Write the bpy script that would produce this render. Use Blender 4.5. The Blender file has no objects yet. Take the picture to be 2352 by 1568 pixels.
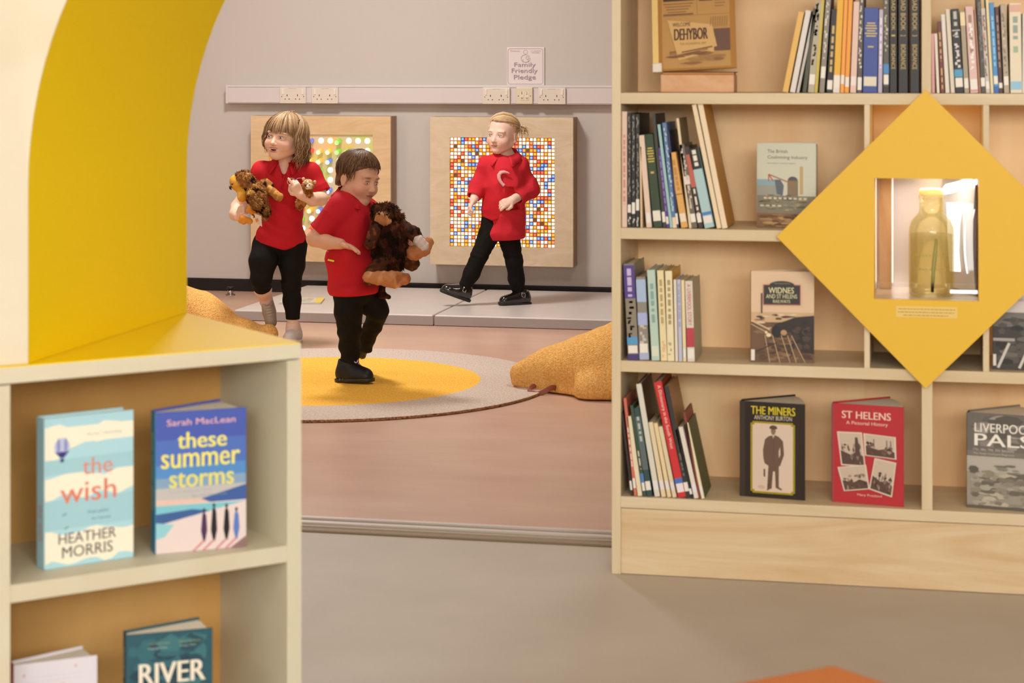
import bpy, math, random
import numpy as np
from mathutils import Vector, Matrix
# ------------------------------------------------------------------ camera, world, lights, exposure
SC = bpy.context.scene; COL = SC.collection
PI = math.pi; R = math.radians
LENS, SENSOR, YAW, EYE = 70.0, 36.0, R(12), 1.18
F = 2352*LENS/SENSOR; CX, HY = 1176.0, 165.0
cd = bpy.data.cameras.new('camera'); cam = bpy.data.objects.new('camera', cd); COL.objects.link(cam)
cam.location = (0, 0, EYE); cam.rotation_euler = (PI/2, 0, YAW)
cd.lens = LENS; cd.sensor_width = SENSOR; cd.sensor_fit = 'HORIZONTAL'
cd.shift_y = -(784-HY)/2352; cd.clip_start = .05; cd.clip_end = 60
cd.dof.use_dof = True; cd.dof.focus_distance = 8.9; cd.dof.aperture_fstop = 8.0
SC.camera = cam
SC.view_settings.view_transform = 'Standard'; SC.view_settings.look = 'None'
SC.view_settings.gamma = 1; SC.view_settings.use_curve_mapping = False
SC.view_settings.exposure = 0.0
SC.cycles.max_bounces = 8; SC.cycles.diffuse_bounces = 5; SC.cycles.glossy_bounces = 4
SC.cycles.transmission_bounces = 8; SC.cycles.transparent_max_bounces = 12
SC.cycles.sample_clamp_indirect = 6; SC.cycles.caustics_refractive = False; SC.cycles.caustics_reflective = False
wd = bpy.data.worlds.new('world'); SC.world = wd; wd.use_nodes = True
bg = wd.node_tree.nodes['Background']; bg.inputs[0].default_value = (1, .98, .95, 1); bg.inputs[1].default_value = 1.35
def area(name, loc, sx, sy, power, col=(1, .995, .97), target=None):
    l = bpy.data.lights.new(name, 'AREA'); l.shape = 'RECTANGLE'; l.size = sx; l.size_y = sy
    l.energy = power; l.color = col
    o = bpy.data.objects.new(name, l); COL.objects.link(o); o.location = loc
    if target: o.rotation_euler = (Vector(target)-Vector(loc)).to_track_quat('-Z', 'Y').to_euler()
    return o
LAMPS = [  # x, y, size x, size y, power
    (-2.75, 8.25, .5, .5, 60), (-0.6, 6.6, .6, .6, 16), (-4.5, 6.4, .6, .6, 18),
    (0.35, .5, .6, .6, 24), (-2.0, -.4, .6, .6, 18), (1.9, -.9, .6, .6, 22), (-3.6, 2.6, .6, .6, 22)]
CEIL = 2.75
for x, y, sx, sy, p in LAMPS:
    area('ceiling_lamp', (x, y, CEIL-.05), sx-.06, sy-.06, p)
area('front_fill', (1.1, -2.44, 2.05), 4.2, 1.0, 205, (1, .995, .965), (1.1, 4, 1.6))  # added frontal fill behind the camera, brightens shelf interiors and arch

# ------------------------------------------------------------------ pixel rays of the photograph -> points of the room
c_, s_ = math.cos(YAW), math.sin(YAW)
def ray(x, y, d):
    X = (x-CX)/F*d; return Vector((X*c_-d*s_, X*s_+d*c_, EYE-(y-HY)/F*d))
def onz(x, y, z): return ray(x, y, F*(EYE-z)/(y-HY))
def ony(x, y, Y): return ray(x, y, Y/((x-CX)/F*s_+c_))
# ------------------------------------------------------------------ materials
def lin(h):
    h = h.lstrip('#'); v = [int(h[i:i+2], 16)/255 for i in (0, 2, 4)]
    return tuple((a/12.92 if a <= .04045 else ((a+.055)/1.055)**2.4) for a in v)+(1,)
_m = {}
def plain(h, rough=.55, metal=0, spec=.4, bump=0, bscale=200, coat=0, emit=0, var=0, vscale=8):
    k = ('p', h, rough, metal, spec, bump, bscale, coat, emit, var, vscale)
    if k in _m: return _m[k]
    m = bpy.data.materials.new('mat_'+h); m.use_nodes = True; nt = m.node_tree; b = nt.nodes['Principled BSDF']
    b.inputs['Base Color'].default_value = lin(h); b.inputs['Roughness'].default_value = rough
    b.inputs['Metallic'].default_value = metal; b.inputs['Specular IOR Level'].default_value = spec
    if coat: b.inputs['Coat Weight'].default_value = coat; b.inputs['Coat Roughness'].default_value = .15
    if emit: b.inputs['Emission Color'].default_value = lin(h); b.inputs['Emission Strength'].default_value = emit
    if bump or var:
        tc = nt.nodes.new('ShaderNodeTexCoord')
    if var:
        n = nt.nodes.new('ShaderNodeTexNoise'); n.inputs['Scale'].default_value = vscale; n.inputs['Detail'].default_value = 5
        nt.links.new(tc.outputs['Object'], n.inputs['Vector'])
        hs = nt.nodes.new('ShaderNodeHueSaturation'); hs.inputs['Color'].default_value = lin(h)
        mr = nt.nodes.new('ShaderNodeMapRange'); mr.inputs[1].default_value = .3; mr.inputs[2].default_value = .7
        mr.inputs[3].default_value = 1-var; mr.inputs[4].default_value = 1+var
        nt.links.new(n.outputs['Fac'], mr.inputs[0]); nt.links.new(mr.outputs[0], hs.inputs['Value'])
        nt.links.new(hs.outputs[0], b.inputs['Base Color'])
    if bump:
        n2 = nt.nodes.new('ShaderNodeTexNoise'); n2.inputs['Scale'].default_value = bscale; n2.inputs['Detail'].default_value = 4
        nt.links.new(tc.outputs['Object'], n2.inputs['Vector'])
        bp = nt.nodes.new('ShaderNodeBump'); bp.inputs['Strength'].default_value = 1; bp.inputs['Distance'].default_value = bump
        nt.links.new(n2.outputs['Fac'], bp.inputs['Height']); nt.links.new(bp.outputs[0], b.inputs['Normal'])
    _m[k] = m; return m
def wood(a, b_, scale=(1.2, 14, 14), rough=.5, dist=1.5, key=''):
    k = ('w', a, b_, scale, rough, key)
    if k in _m: return _m[k]
    m = bpy.data.materials.new('wood_'+a); m.use_nodes = True; nt = m.node_tree; b = nt.nodes['Principled BSDF']
    tc = nt.nodes.new('ShaderNodeTexCoord'); mp = nt.nodes.new('ShaderNodeMapping'); mp.inputs['Scale'].default_value = scale
    n = nt.nodes.new('ShaderNodeTexNoise'); n.inputs['Scale'].default_value = 1; n.inputs['Detail'].default_value = 7
    n.inputs['Roughness'].default_value = .6; n.inputs['Distortion'].default_value = dist
    r = nt.nodes.new('ShaderNodeValToRGB'); r.color_ramp.elements[0].position = .32; r.color_ramp.elements[1].position = .66
    r.color_ramp.elements[0].color = lin(b_); r.color_ramp.elements[1].color = lin(a)
    nt.links.new(tc.outputs['Object'], mp.inputs[0]); nt.links.new(mp.outputs[0], n.inputs['Vector'])
    nt.links.new(n.outputs['Fac'], r.inputs[0]); nt.links.new(r.outputs[0], b.inputs['Base Color'])
    b.inputs['Roughness'].default_value = rough; b.inputs['Specular IOR Level'].default_value = .3
    _m[k] = m; return m
def emis(h, st, name='glow'):
    k = ('e', h, st)
    if k in _m: return _m[k]
    m = bpy.data.materials.new(name+'_'+h); m.use_nodes = True; nt = m.node_tree; nt.nodes.clear()
    e = nt.nodes.new('ShaderNodeEmission'); o = nt.nodes.new('ShaderNodeOutputMaterial')
    e.inputs[0].default_value = lin(h); e.inputs[1].default_value = st; nt.links.new(e.outputs[0], o.inputs[0])
    _m[k] = m; return m
def glass(h='FFFFFF', rough=0.02, ior=1.45, alpha=1, tr=1.0):
    k = ('g', h, rough, ior, alpha, tr)
    if k in _m: return _m[k]
    m = bpy.data.materials.new('glass_'+h); m.use_nodes = True; b = m.node_tree.nodes['Principled BSDF']
    b.inputs['Base Color'].default_value = lin(h); b.inputs['Transmission Weight'].default_value = tr
    b.inputs['Roughness'].default_value = rough; b.inputs['IOR'].default_value = ior
    if alpha < 1: b.inputs['Alpha'].default_value = alpha
    _m[k] = m; return m
def vcol(name, rough=.6, spec=.3, bump=0, bscale=300, sss=0, sheen=0):
    k = ('v', name)
    if k in _m: return _m[k]
    m = bpy.data.materials.new(name); m.use_nodes = True; nt = m.node_tree; b = nt.nodes['Principled BSDF']
    a = nt.nodes.new('ShaderNodeAttribute'); a.attribute_name = 'Col'
    nt.links.new(a.outputs['Color'], b.inputs['Base Color'])
    b.inputs['Roughness'].default_value = rough; b.inputs['Specular IOR Level'].default_value = spec
    if sss:
        b.inputs['Subsurface Weight'].default_value = sss; b.inputs['Subsurface Radius'].default_value = (1, .35, .2); b.inputs['Subsurface Scale'].default_value = .006
    if sheen: b.inputs['Sheen Weight'].default_value = sheen
    if bump:
        tc = nt.nodes.new('ShaderNodeTexCoord')
        n2 = nt.nodes.new('ShaderNodeTexNoise'); n2.inputs['Scale'].default_value = bscale; n2.inputs['Detail'].default_value = 4
        nt.links.new(tc.outputs['Object'], n2.inputs['Vector'])
        bp = nt.nodes.new('ShaderNodeBump'); bp.inputs['Distance'].default_value = bump
        nt.links.new(n2.outputs['Fac'], bp.inputs['Height']); nt.links.new(bp.outputs[0], b.inputs['Normal'])
    _m[k] = m; return m
# ------------------------------------------------------------------ scene tree
def tag(o, label=None, cat=None, group=None, kind=None):
    if label: o['label'] = label
    if cat: o['category'] = cat
    if group: o['group'] = group
    if kind: o['kind'] = kind
    return o
def thing(name, label, cat, loc=(0, 0, 0), rz=0, group=None):
    o = bpy.data.objects.new(name, None); COL.objects.link(o); o.location = loc; o.rotation_euler = (0, 0, rz)
    o.empty_display_size = .05
    return tag(o, label, cat, group)
def copy_tree(o, parent=None):
    c = o.copy(); COL.objects.link(c)
    if parent: c.parent = parent
    for ch in list(o.children): copy_tree(ch, c)
    return c
class MB:
    def __init__(s): s.v = []; s.f = []; s.m = []; s.mats = []; s.sm = []
    def mi(s, mat):
        if mat not in s.mats: s.mats.append(mat)
        return s.mats.index(mat)
    def add(s, vs, fs, mat, M=None, smooth=False):
        n = len(s.v)
        if M is not None: vs = [M @ Vector(p) for p in vs]
        s.v += [tuple(p) for p in vs]; k = s.mi(mat)
        s.f += [[i+n for i in f] for f in fs]; s.m += [k]*len(fs); s.sm += [smooth]*len(fs)
        return s
    def box(s, x0, y0, z0, x1, y1, z1, mat, M=None):
        vs = [(x, y, z) for z in (z0, z1) for y in (y0, y1) for x in (x0, x1)]
        return s.add(vs, [[0, 2, 3, 1], [4, 5, 7, 6], [0, 1, 5, 4], [2, 6, 7, 3], [0, 4, 6, 2], [1, 3, 7, 5]], mat, M)
    def prism(s, poly, a0, a1, axis, mat, M=None, capmat=None, sidemat=None, smooth=False):
        # poly in the two other axes (x,y | x,z | y,z)
        def P(p, a): return {2: (p[0], p[1], a), 1: (p[0], a, p[1]), 0: (a, p[0], p[1])}[axis]
        n = len(poly); A = sum(poly[i][0]*poly[(i+1) % n][1]-poly[(i+1) % n][0]*poly[i][1] for i in range(n))
        if (A < 0) != (axis == 1): poly = poly[::-1]
        vs = [P(p, a0) for p in poly]+[P(p, a1) for p in poly]
        s.add(vs, [list(range(n))[::-1], list(range(n, 2*n))], capmat or mat, M)
        n0 = len(s.v)-2*n; k = s.mi(sidemat or mat)
        for i in range(n):
            j = (i+1) % n; s.f.append([n0+i, n0+j, n0+n+j, n0+n+i]); s.m.append(k); s.sm.append(smooth)
        return s
    def cyl(s, p0, p1, r, mat, n=16, r1=None, M=None, smooth=True):
        p0, p1 = Vector(p0), Vector(p1); q = (p1-p0).to_track_quat('Z', 'Y').to_matrix(); r1 = r if r1 is None else r1
        vs = []
        for p, rr in ((p0, r), (p1, r1)):
            vs += [p+q @ Vector((rr*math.cos(2*PI*i/n), rr*math.sin(2*PI*i/n), 0)) for i in range(n)]
        s.add(vs, [[i, (i+1) % n, n+(i+1) % n, n+i] for i in range(n)], mat, M, smooth)
        b = len(s.v)-2*n; k = s.mi(mat)
        s.f += [[b+i for i in range(n)][::-1], [b+n+i for i in range(n)]]; s.m += [k, k]; s.sm += [False]*2
        return s
    def tube(s, pts, r, mat, n=6, M=None, cap=True):
        pts = [Vector(p) for p in pts]; L = len(pts); rs = r if isinstance(r, (list, tuple)) else [r]*L
        vs = []; t0 = (pts[1]-pts[0]).normalized(); u = t0.orthogonal().normalized()
        for i, p in enumerate(pts):
            t = (pts[min(i+1, L-1)]-pts[max(i-1, 0)]).normalized()
            u = (u-t*u.dot(t)).normalized(); w = t.cross(u)
            vs += [p+(u*math.cos(2*PI*j/n)+w*math.sin(2*PI*j/n))*rs[i] for j in range(n)]
        fs = [[i*n+j, i*n+(j+1) % n, (i+1)*n+(j+1) % n, (i+1)*n+j] for i in range(L-1) for j in range(n)]
        if cap: fs += [list(range(n))[::-1], [(L-1)*n+j for j in range(n)]]
        return s.add(vs, fs, mat, M, True)
    def lathe(s, prof, mat, c=(0, 0, 0), n=32, M=None, cap=True):
        vs = [(c[0]+r*math.cos(2*PI*j/n), c[1]+r*math.sin(2*PI*j/n), c[2]+z) for r, z in prof for j in range(n)]
        fs = [[i*n+j, i*n+(j+1) % n, (i+1)*n+(j+1) % n, (i+1)*n+j] for i in range(len(prof)-1) for j in range(n)]
        if cap and prof[0][0] > 1e-6: fs.append(list(range(n))[::-1])
        if cap and prof[-1][0] > 1e-6: fs.append([(len(prof)-1)*n+j for j in range(n)])
        return s.add(vs, fs, mat, M, True)
    def sphere(s, c, r, mat, n=16, m=10, M=None):
        r = r if hasattr(r, '__len__') else (r, r, r)
        vs = [(c[0]+r[0]*math.sin(PI*i/m)*math.cos(2*PI*j/n), c[1]+r[1]*math.sin(PI*i/m)*math.sin(2*PI*j/n), c[2]-r[2]*math.cos(PI*i/m)) for i in range(m+1) for j in range(n)]
        fs = [[i*n+j, i*n+(j+1) % n, (i+1)*n+(j+1) % n, (i+1)*n+j] for i in range(m) for j in range(n)]
        return s.add(vs, fs, mat, M, True)
    def build(s, name, parent=None, bevel=0, seg=2, label=None, weld=False):
        me = bpy.data.meshes.new(name); me.from_pydata(s.v, [], s.f)
        for m in s.mats: me.materials.append(m)
        me.polygons.foreach_set('material_index', s.m); me.polygons.foreach_set('use_smooth', s.sm)
        me.update()
        o = bpy.data.objects.new(name, me); COL.objects.link(o)
        if parent: o.parent = parent
        if bevel:
            b = o.modifiers.new('bevel', 'BEVEL'); b.width = bevel; b.segments = seg; b.limit_method = 'ANGLE'; b.angle_limit = R(40)
            b.harden_normals = False
        if label: o['label'] = label
        return o
# ------------------------------------------------------------------ lettering and printed pictures
_tx = {}
def glyphs(s, bold=0.0):
    k = (s, bold)
    if k in _tx: return _tx[k]
    cu = bpy.data.curves.new('t', 'FONT'); cu.body = s; cu.size = 1; cu.offset = bold; cu.resolution_u = 3
    o = bpy.data.objects.new('t', cu); COL.objects.link(o)
    me = bpy.data.meshes.new_from_object(o.evaluated_get(bpy.context.evaluated_depsgraph_get()))
    vs = np.array([v.co[:2] for v in me.vertices]); fs = [list(p.vertices) for p in me.polygons]
    bpy.data.objects.remove(o); bpy.data.curves.remove(cu); bpy.data.meshes.remove(me)
    lo, hi = vs.min(0), vs.max(0); vs = (vs-lo)/(hi-lo); _tx[k] = (vs, fs, (hi-lo)[0]/(hi-lo)[1]); return _tx[k]
class Art:
    """flat print on a cover: local x right, z up, -y towards the reader; u,v run 0..1 over w x h"""
    def __init__(s, w, h, y=0.0, serif=False): s.w, s.h, s.y = w, h, y; s.p = MB(); s.t = MB(); s.n = 0; s.lines = []
    def _z(s): s.n += 1; return s.y-.0003-.00003*s.n
    def poly(s, pts, c):
        y = s._z(); vs = [(u*s.w, y, v*s.h) for u, v in pts]
        A = sum(vs[i][0]*vs[(i+1) % len(vs)][2]-vs[(i+1) % len(vs)][0]*vs[i][2] for i in range(len(vs)))
        if A < 0: vs = vs[::-1]
        s.p.add(vs, [list(range(len(vs)))], plain(c, .4)); return s
    def rect(s, a, b, c, d, col): return s.poly([(a, b), (c, b), (c, d), (a, d)], col)
    def ell(s, cu, cv, ru, rv, col, n=20, a0=0, a1=2*PI):
        return s.poly([(cu+ru*math.cos(a0+(a1-a0)*i/n), cv+rv*math.sin(a0+(a1-a0)*i/n)) for i in range(n+(a1-a0 < 6.2))], col)
    def line(s, u0, v0, u1, v1, t, col):
        dx, dy = (u1-u0)*s.w, (v1-v0)*s.h; L = math.hypot(dx, dy) or 1; nx, ny = -dy/L*t/2, dx/L*t/2
        return s.poly([(u0+nx/s.w, v0+ny/s.h), (u1+nx/s.w, v1+ny/s.h), (u1-nx/s.w, v1-ny/s.h), (u0-nx/s.w, v0-ny/s.h)], col)
    def text(s, t, a, b, c, d, col, bold=.02, serif=0, skew=0):
        vs, fs, _ = glyphs(t, 0); y = s._z(); k = MB(); n = 3 if bold > .015 else 1; hb = (d-b)*s.h/s.w
        for q in range(n):
            du = (q-(n-1)/2)*bold*.55*hb
            k.add([((a+(c-a)*x+skew*z+du)*s.w, y-.00001*q, (b+(d-b)*z)*s.h) for x, z in vs], fs, plain(col, .4))
        s.lines.append(k); return s
    def vtext(s, t, a, b, c, d, col, bold=.02, up=False):   # lettering running down a spine
        vs, fs, _ = glyphs(t, 0); y = s._z()
        s.t.add([((a+(c-a)*(z if not up else 1-z))*s.w, y, (d-(d-b)*(x if not up else 1-x))*s.h) for x, z in vs], fs, plain(col, .4)); return s
    def blobs(s, a, b, c, d, cols, n, seed, sz=(.05, .15)):
        rnd = random.Random(seed)
        for _ in range(n):
            ru = rnd.uniform(*sz)*(c-a)*1.2; rv = rnd.uniform(*sz)*(d-b)*.8
            cu = rnd.uniform(a+ru, c-ru); cv = rnd.uniform(b+rv, d-rv)
            k = rnd.randint(5, 9); ph = rnd.random()*6
            s.poly([(cu+ru*rnd.uniform(.6, 1)*math.cos(ph+2*PI*i/k), cv+rv*rnd.uniform(.6, 1)*math.sin(ph+2*PI*i/k)) for i in range(k)], rnd.choice(cols))
        return s
    def build(s, parent, pn='cover_picture', tn='cover_lettering'):
        if s.p.v: s.p.build(pn, parent)
        if s.t.v: s.t.build(tn, parent)
        for l in s.lines: l.build(tn, parent)
# ================================================================== THE ROOM
WALLY = 10.19
def struct(name, mb, bevel=0): return tag(mb.build(name, None, bevel), kind='structure')
m_wall = plain('CBC2B9', .7, var=.015, vscale=1.5, bump=.0002, bscale=120)
def floor_mat(name, a, b_, c, rough, sc):
    m = bpy.data.materials.new(name); m.use_nodes = True; nt = m.node_tree; b = nt.nodes['Principled BSDF']
    tc = nt.nodes.new('ShaderNodeTexCoord'); mp = nt.nodes.new('ShaderNodeMapping'); mp.inputs['Scale'].default_value = sc
    n = nt.nodes.new('ShaderNodeTexNoise'); n.inputs['Scale'].default_value = 1.0; n.inputs['Detail'].default_value = 8; n.inputs['Roughness'].default_value = .6
    r = nt.nodes.new('ShaderNodeValToRGB'); r.color_ramp.elements[0].position = .3; r.color_ramp.elements[1].position = .7
    r.color_ramp.elements[0].color = lin(a); r.color_ramp.elements[1].color = lin(b_)
    e = r.color_ramp.elements.new(.5); e.color = lin(c)
    nt.links.new(tc.outputs['Object'], mp.inputs[0]); nt.links.new(mp.outputs[0], n.inputs[0]); nt.links.new(n.outputs['Fac'], r.inputs[0])
    nt.links.new(r.outputs[0], b.inputs['Base Color'])
    n3 = nt.nodes.new('ShaderNodeTexNoise'); n3.inputs['Scale'].default_value = 2.2; n3.inputs['Detail'].default_value = 3
    mr = nt.nodes.new('ShaderNodeMapRange'); mr.inputs[3].default_value = rough-.07; mr.inputs[4].default_value = rough+.1
    nt.links.new(tc.outputs['Object'], n3.inputs[0]); nt.links.new(n3.outputs['Fac'], mr.inputs[0]); nt.links.new(mr.outputs[0], b.inputs['Roughness'])
    b.inputs['Specular IOR Level'].default_value = .45
    return m
m_pink = floor_mat('pink_vinyl', 'BE9883', 'CCA892', 'C5A08A', .36, (2, 5, 2))
m_beige = floor_mat('beige_vinyl', 'B2A798', 'BCB1A2', 'B7AC9D', .5, (2.5, 2.5, 2))
struct('floor', MB().box(-6, 4.98, -.1, 3.5, WALLY+.1, 0, m_pink).box(-6, -2.5, -.1, 3.5, 4.98, 0, m_beige))
struct('wall_back', MB().box(-6, WALLY, 0, 3.5, WALLY+.15, CEIL, m_wall))
struct('wall_left', MB().box(-6.15, -2.5, 0, -6, WALLY+.1, CEIL, m_wall))
struct('wall_right', MB().box(3.5, -2.5, 0, 3.65, WALLY+.1, CEIL, m_wall))
struct('wall_partition', MB().box(-.72, 4.945, 0, 3.5, 5.02, CEIL, m_wall))
struct('ceiling', MB().box(-6.15, -2.5, CEIL, 3.65, WALLY+.15, CEIL+.1, plain('E6E0DA', .8)))
m_base = plain('1A1412', .35)
struct('baseboard_back', MB().box(-6, WALLY-.014, 0, 3.5, WALLY, .058, m_base).box(-6, WALLY-.008, .058, 3.5, WALLY, .066, plain('2A211D', .4)))
struct('wall_front', MB().box(-6, -2.6, 0, 3.5, -2.5, .9, m_wall).box(-6, -2.6, 2.6, 3.5, -2.5, CEIL, m_wall))
# sliding door track let into the floor between the two floors
m_al = plain('CFC6BC', .35, .3)
struct('trim_1', MB().box(-6, 4.895, 0, -.745, 5.035, .003, plain('8E7A62', .6))
       .box(-6, 5.015, .003, -.745, 5.035, .008, m_al).box(-6, 4.962, .003, -.745, 4.985, .008, m_al)
       .box(-6, 4.93, .003, -.745, 4.945, .006, plain('A8977F', .5)).box(-6, 4.885, .0, -.745, 4.898, .0035, plain('7A6548', .7)))
for i, (x, y, sx, sy, p) in enumerate(LAMPS):
    t = thing('ceiling_light', 'square white ceiling light panel above %s' % ['the padded mats', 'the right end of the play area', 'the left end of the play area', 'the front floor, facing the bookcase', 'the front left floor', 'the front right floor', 'the floor behind the arch'][i], 'ceiling light', (x, y, CEIL), 0, 'ceiling light panels')
    MB().box(-sx/2, -sy/2, -.04, -sx/2+.025, sy/2, 0, plain('EEEEEE', .4)).box(sx/2-.025, -sy/2, -.04, sx/2, sy/2, 0, plain('EEEEEE', .4)) \
        .box(-sx/2, -sy/2, -.04, sx/2, -sy/2+.025, 0, plain('EEEEEE', .4)).box(-sx/2, sy/2-.025, -.04, sx/2, sy/2, 0, plain('EEEEEE', .4)).build('frame', t)
    MB().box(-sx/2+.025, -sy/2+.025, -.03, sx/2-.025, sy/2-.025, -.01, emis('FFF0DC', 3)).build('diffuser', t)

# ------------------------------------------------------------------ trunking, sockets, sign
zt0, zt1 = 1.011, 1.109
m_tr = plain('DAD0CC', .4)
t = thing('cable_trunking', 'long white plastic cable trunking box running along the back wall', 'trunking', (-3.724, WALLY, zt0))
MB().box(0, -.052, 0, 4.6, 0, zt1-zt0, m_tr).build('trunking_body', t, .003)
MB().box(.0, -.055, .006, 4.6, -.052, .010, m_tr).box(0, -.055, .088, 4.6, -.052, .092, m_tr).build('cover_rib', t)
MB().box(-.003, -.056, -.001, .012, 0, zt1-zt0+.001, m_tr).build('end_cap', t, .002)
m_plate = plain('E3D6C6', .3); m_dk = plain('2A1A12', .5); m_screw = plain('A08A70', .3, .8)
def socket(px, lab, marked=False):
    p = ony(px, 200, WALLY-.052); o = thing('wall_socket', lab, 'wall socket', (p.x, WALLY-.0551, .056+zt0-.012), 0, 'double wall sockets')
    w, h = .146, .086
    MB().box(0, -.010, -h/2, w, 0, h/2, m_plate).build('plate', o, .0025)
    for x in (.012, .122): MB().box(x, -.0135, .004, x+.012, -.009, .034, plain('EDE3D6', .3)).build('rocker_switch', o, .0015)
    hb = MB()
    for x in (.042, .100): hb.box(x-.002, -.0104, -.005, x+.002, -.0101, .005, m_dk).box(x-.014, -.0104, -.022, x-.008, -.0101, -.018, m_dk).box(x+.008, -.0104, -.022, x+.014, -.0101, -.018, m_dk)
    hb.build('pin_holes', o)
    for x in (.012, .134): MB().cyl((x, -.0108, -.006), (x, -.0098, -.006), .003, m_screw, 10).build('screw', o)
    a = Art(w, h, -.0101); a.text('DO NOT SWITCH', .36, .40, .64, .435, '9A8A7A', 0)
    for f in a.t.v[:]: pass
    a.build(o, tn='printed_note')
socket(644, 'white double wall socket at the far left end of the trunking')
socket(717.5, 'white double wall socket right above the peg light board')
socket(1109.5, 'white double wall socket left of the numbered data outlet')
socket(1236.5, 'white double wall socket right of the numbered data outlet')
p = ony(1187, 200, WALLY-.052)
o = thing('data_outlet', 'square cream data outlet numbered 1 2 between two sockets', 'data outlet', (p.x, WALLY-.0551, zt0+.045))
MB().box(0, -.010, -.043, .086, 0, .043, plain('E2D3B8', .35)).build('plate', o, .0025)
for i, x in enumerate((.022, .048)):
    MB().box(x-.001, -.012, -.024, x+.019, -.009, .02, plain('EBDDC4', .3)).build('port', o, .001)
    MB().box(x+.003, -.0126, -.018, x+.015, -.0118, -.008, plain('B7A78E', .5)).build('port_shutter', o)
for x in (.011, .075): MB().cyl((x, -.0115, -.001), (x, -.0098, -.001), .003, m_screw, 10).build('screw', o)
a = Art(.086, .086, -.0118)
for n, x, w_ in (('1', .33, .04), ('2', .61, .09)): a.text(n, x, .08, x+w_, .24, '4A3A2E', 0)
tb = a.build(o, tn='port_number')
p = ony(1165, 192, WALLY)
o = thing('wall_sign', 'white square sign reading Family Friendly Pledge above the trunking', 'sign', (p.x, WALLY, 1.109))
W_, H_ = .200, .200
MB().box(0, -.008, 0, W_, -.001, H_, plain('E6DAD4', .35)).build('sign_board', o, .002)
a = Art(W_, H_, -.008); pur = 'A78FA5'
def rring(a, x0, y0, x1, y1, r, t, col, n=6):
    def ring(x0, y0, x1, y1, r):
        q = []
        for cx, cy, a0 in ((x1-r, y1-r, 0), (x0+r, y1-r, 90), (x0+r, y0+r, 180), (x1-r, y0+r, 270)):
            q += [(cx+r*math.cos(R(a0+90*i/n)), cy+r*math.sin(R(a0+90*i/n))) for i in range(n+1)]
        return q
    A, B = ring(x0, y0, x1, y1, r), ring(x0+t, y0+t, x1-t, y1-t, max(r-t, .001)); y = a._z(); N = len(A)
    a.p.add([(u*a.w, y, v*a.h) for u, v in A+B], [[i, (i+1) % N, N+(i+1) % N, N+i] for i in range(N)], plain(col, .4))
def arcline(a, cx, cy, rx, ry, a0, a1, t, col, n=20):
    P = [(cx+rx*math.cos(R(a0+(a1-a0)*i/n)), cy+ry*math.sin(R(a0+(a1-a0)*i/n))) for i in range(n+1)]
    for i in range(n): a.line(*P[i], *P[i+1], t, col)
rring(a, .025, .03, .965, .965, .07, .012, pur)
arcline(a, .5, .87, .055, .055, 0, 360, .0018, pur); arcline(a, .5, .70, .12, .10, -60, 240, .0018, pur); arcline(a, .545, .72, .04, .035, 0, 360, .0015, pur)
arcline(a, .50, .655, .075, .05, 150, 370, .0018, pur)
a.text('Family', .20, .455, .77, .60, pur, 0).text('Friendly', .13, .295, .82, .445, pur, 0).text('Pledge', .19, .125, .77, .275, pur, 0)
arcline(a, .115, .905, .022, .022, 0, 360, .0016, 'E5BE4A', 10)
a.text('Family Hub', .155, .88, .34, .915, '8A7A88', .0).text('ST HELENS', .64, .89, .90, .915, 'A9A39A', 0).text('WINDMILL FRIENDLY', .66, .845, .88, .865, '8A7A88', 0)
a.build(o, 'sign_emblem', 'sign_lettering')

# ------------------------------------------------------------------ the two light boards
ply_warm = wood('E6C69C', 'D8B486', (3, 3, 16), .45); ply_pale = wood('E2CDB0', 'D6BE9C', (4, 4, 10), .45, 2.5)
ply_edge = wood('B79A80', '9C7E66', (30, 30, 2), .5)
def board(name, label, X0, X1, Z0, Z1, hx0, hx1, hz0, hz1, m):
    o = thing(name, label, 'light board', ((X0+X1)/2, WALLY, Z0)); cx = (X0+X1)/2
    D = .12; f = MB()
    for a, b, c, d in ((X0, Z0, hx0, Z1), (hx1, Z0, X1, Z1), (hx0, Z0, hx1, hz0), (hx0, hz1, hx1, Z1)):
        f.box(a-cx, -D, b-Z0, c-cx, -D+.018, d-Z0, m)
    f.build('front_frame', o)
    MB().box(X0-cx, -D+.018, 0, X0-cx+.018, 0, Z1-Z0, ply_edge).box(X1-cx-.018, -D+.018, 0, X1-cx, 0, Z1-Z0, ply_edge) \
        .box(X0-cx+.018, -D+.018, 0, X1-cx-.018, 0, .018, ply_edge).box(X0-cx+.018, -D+.018, Z1-Z0-.018, X1-cx-.018, 0, Z1-Z0, ply_edge).build('side_frame', o)
    return o, cx
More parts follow.
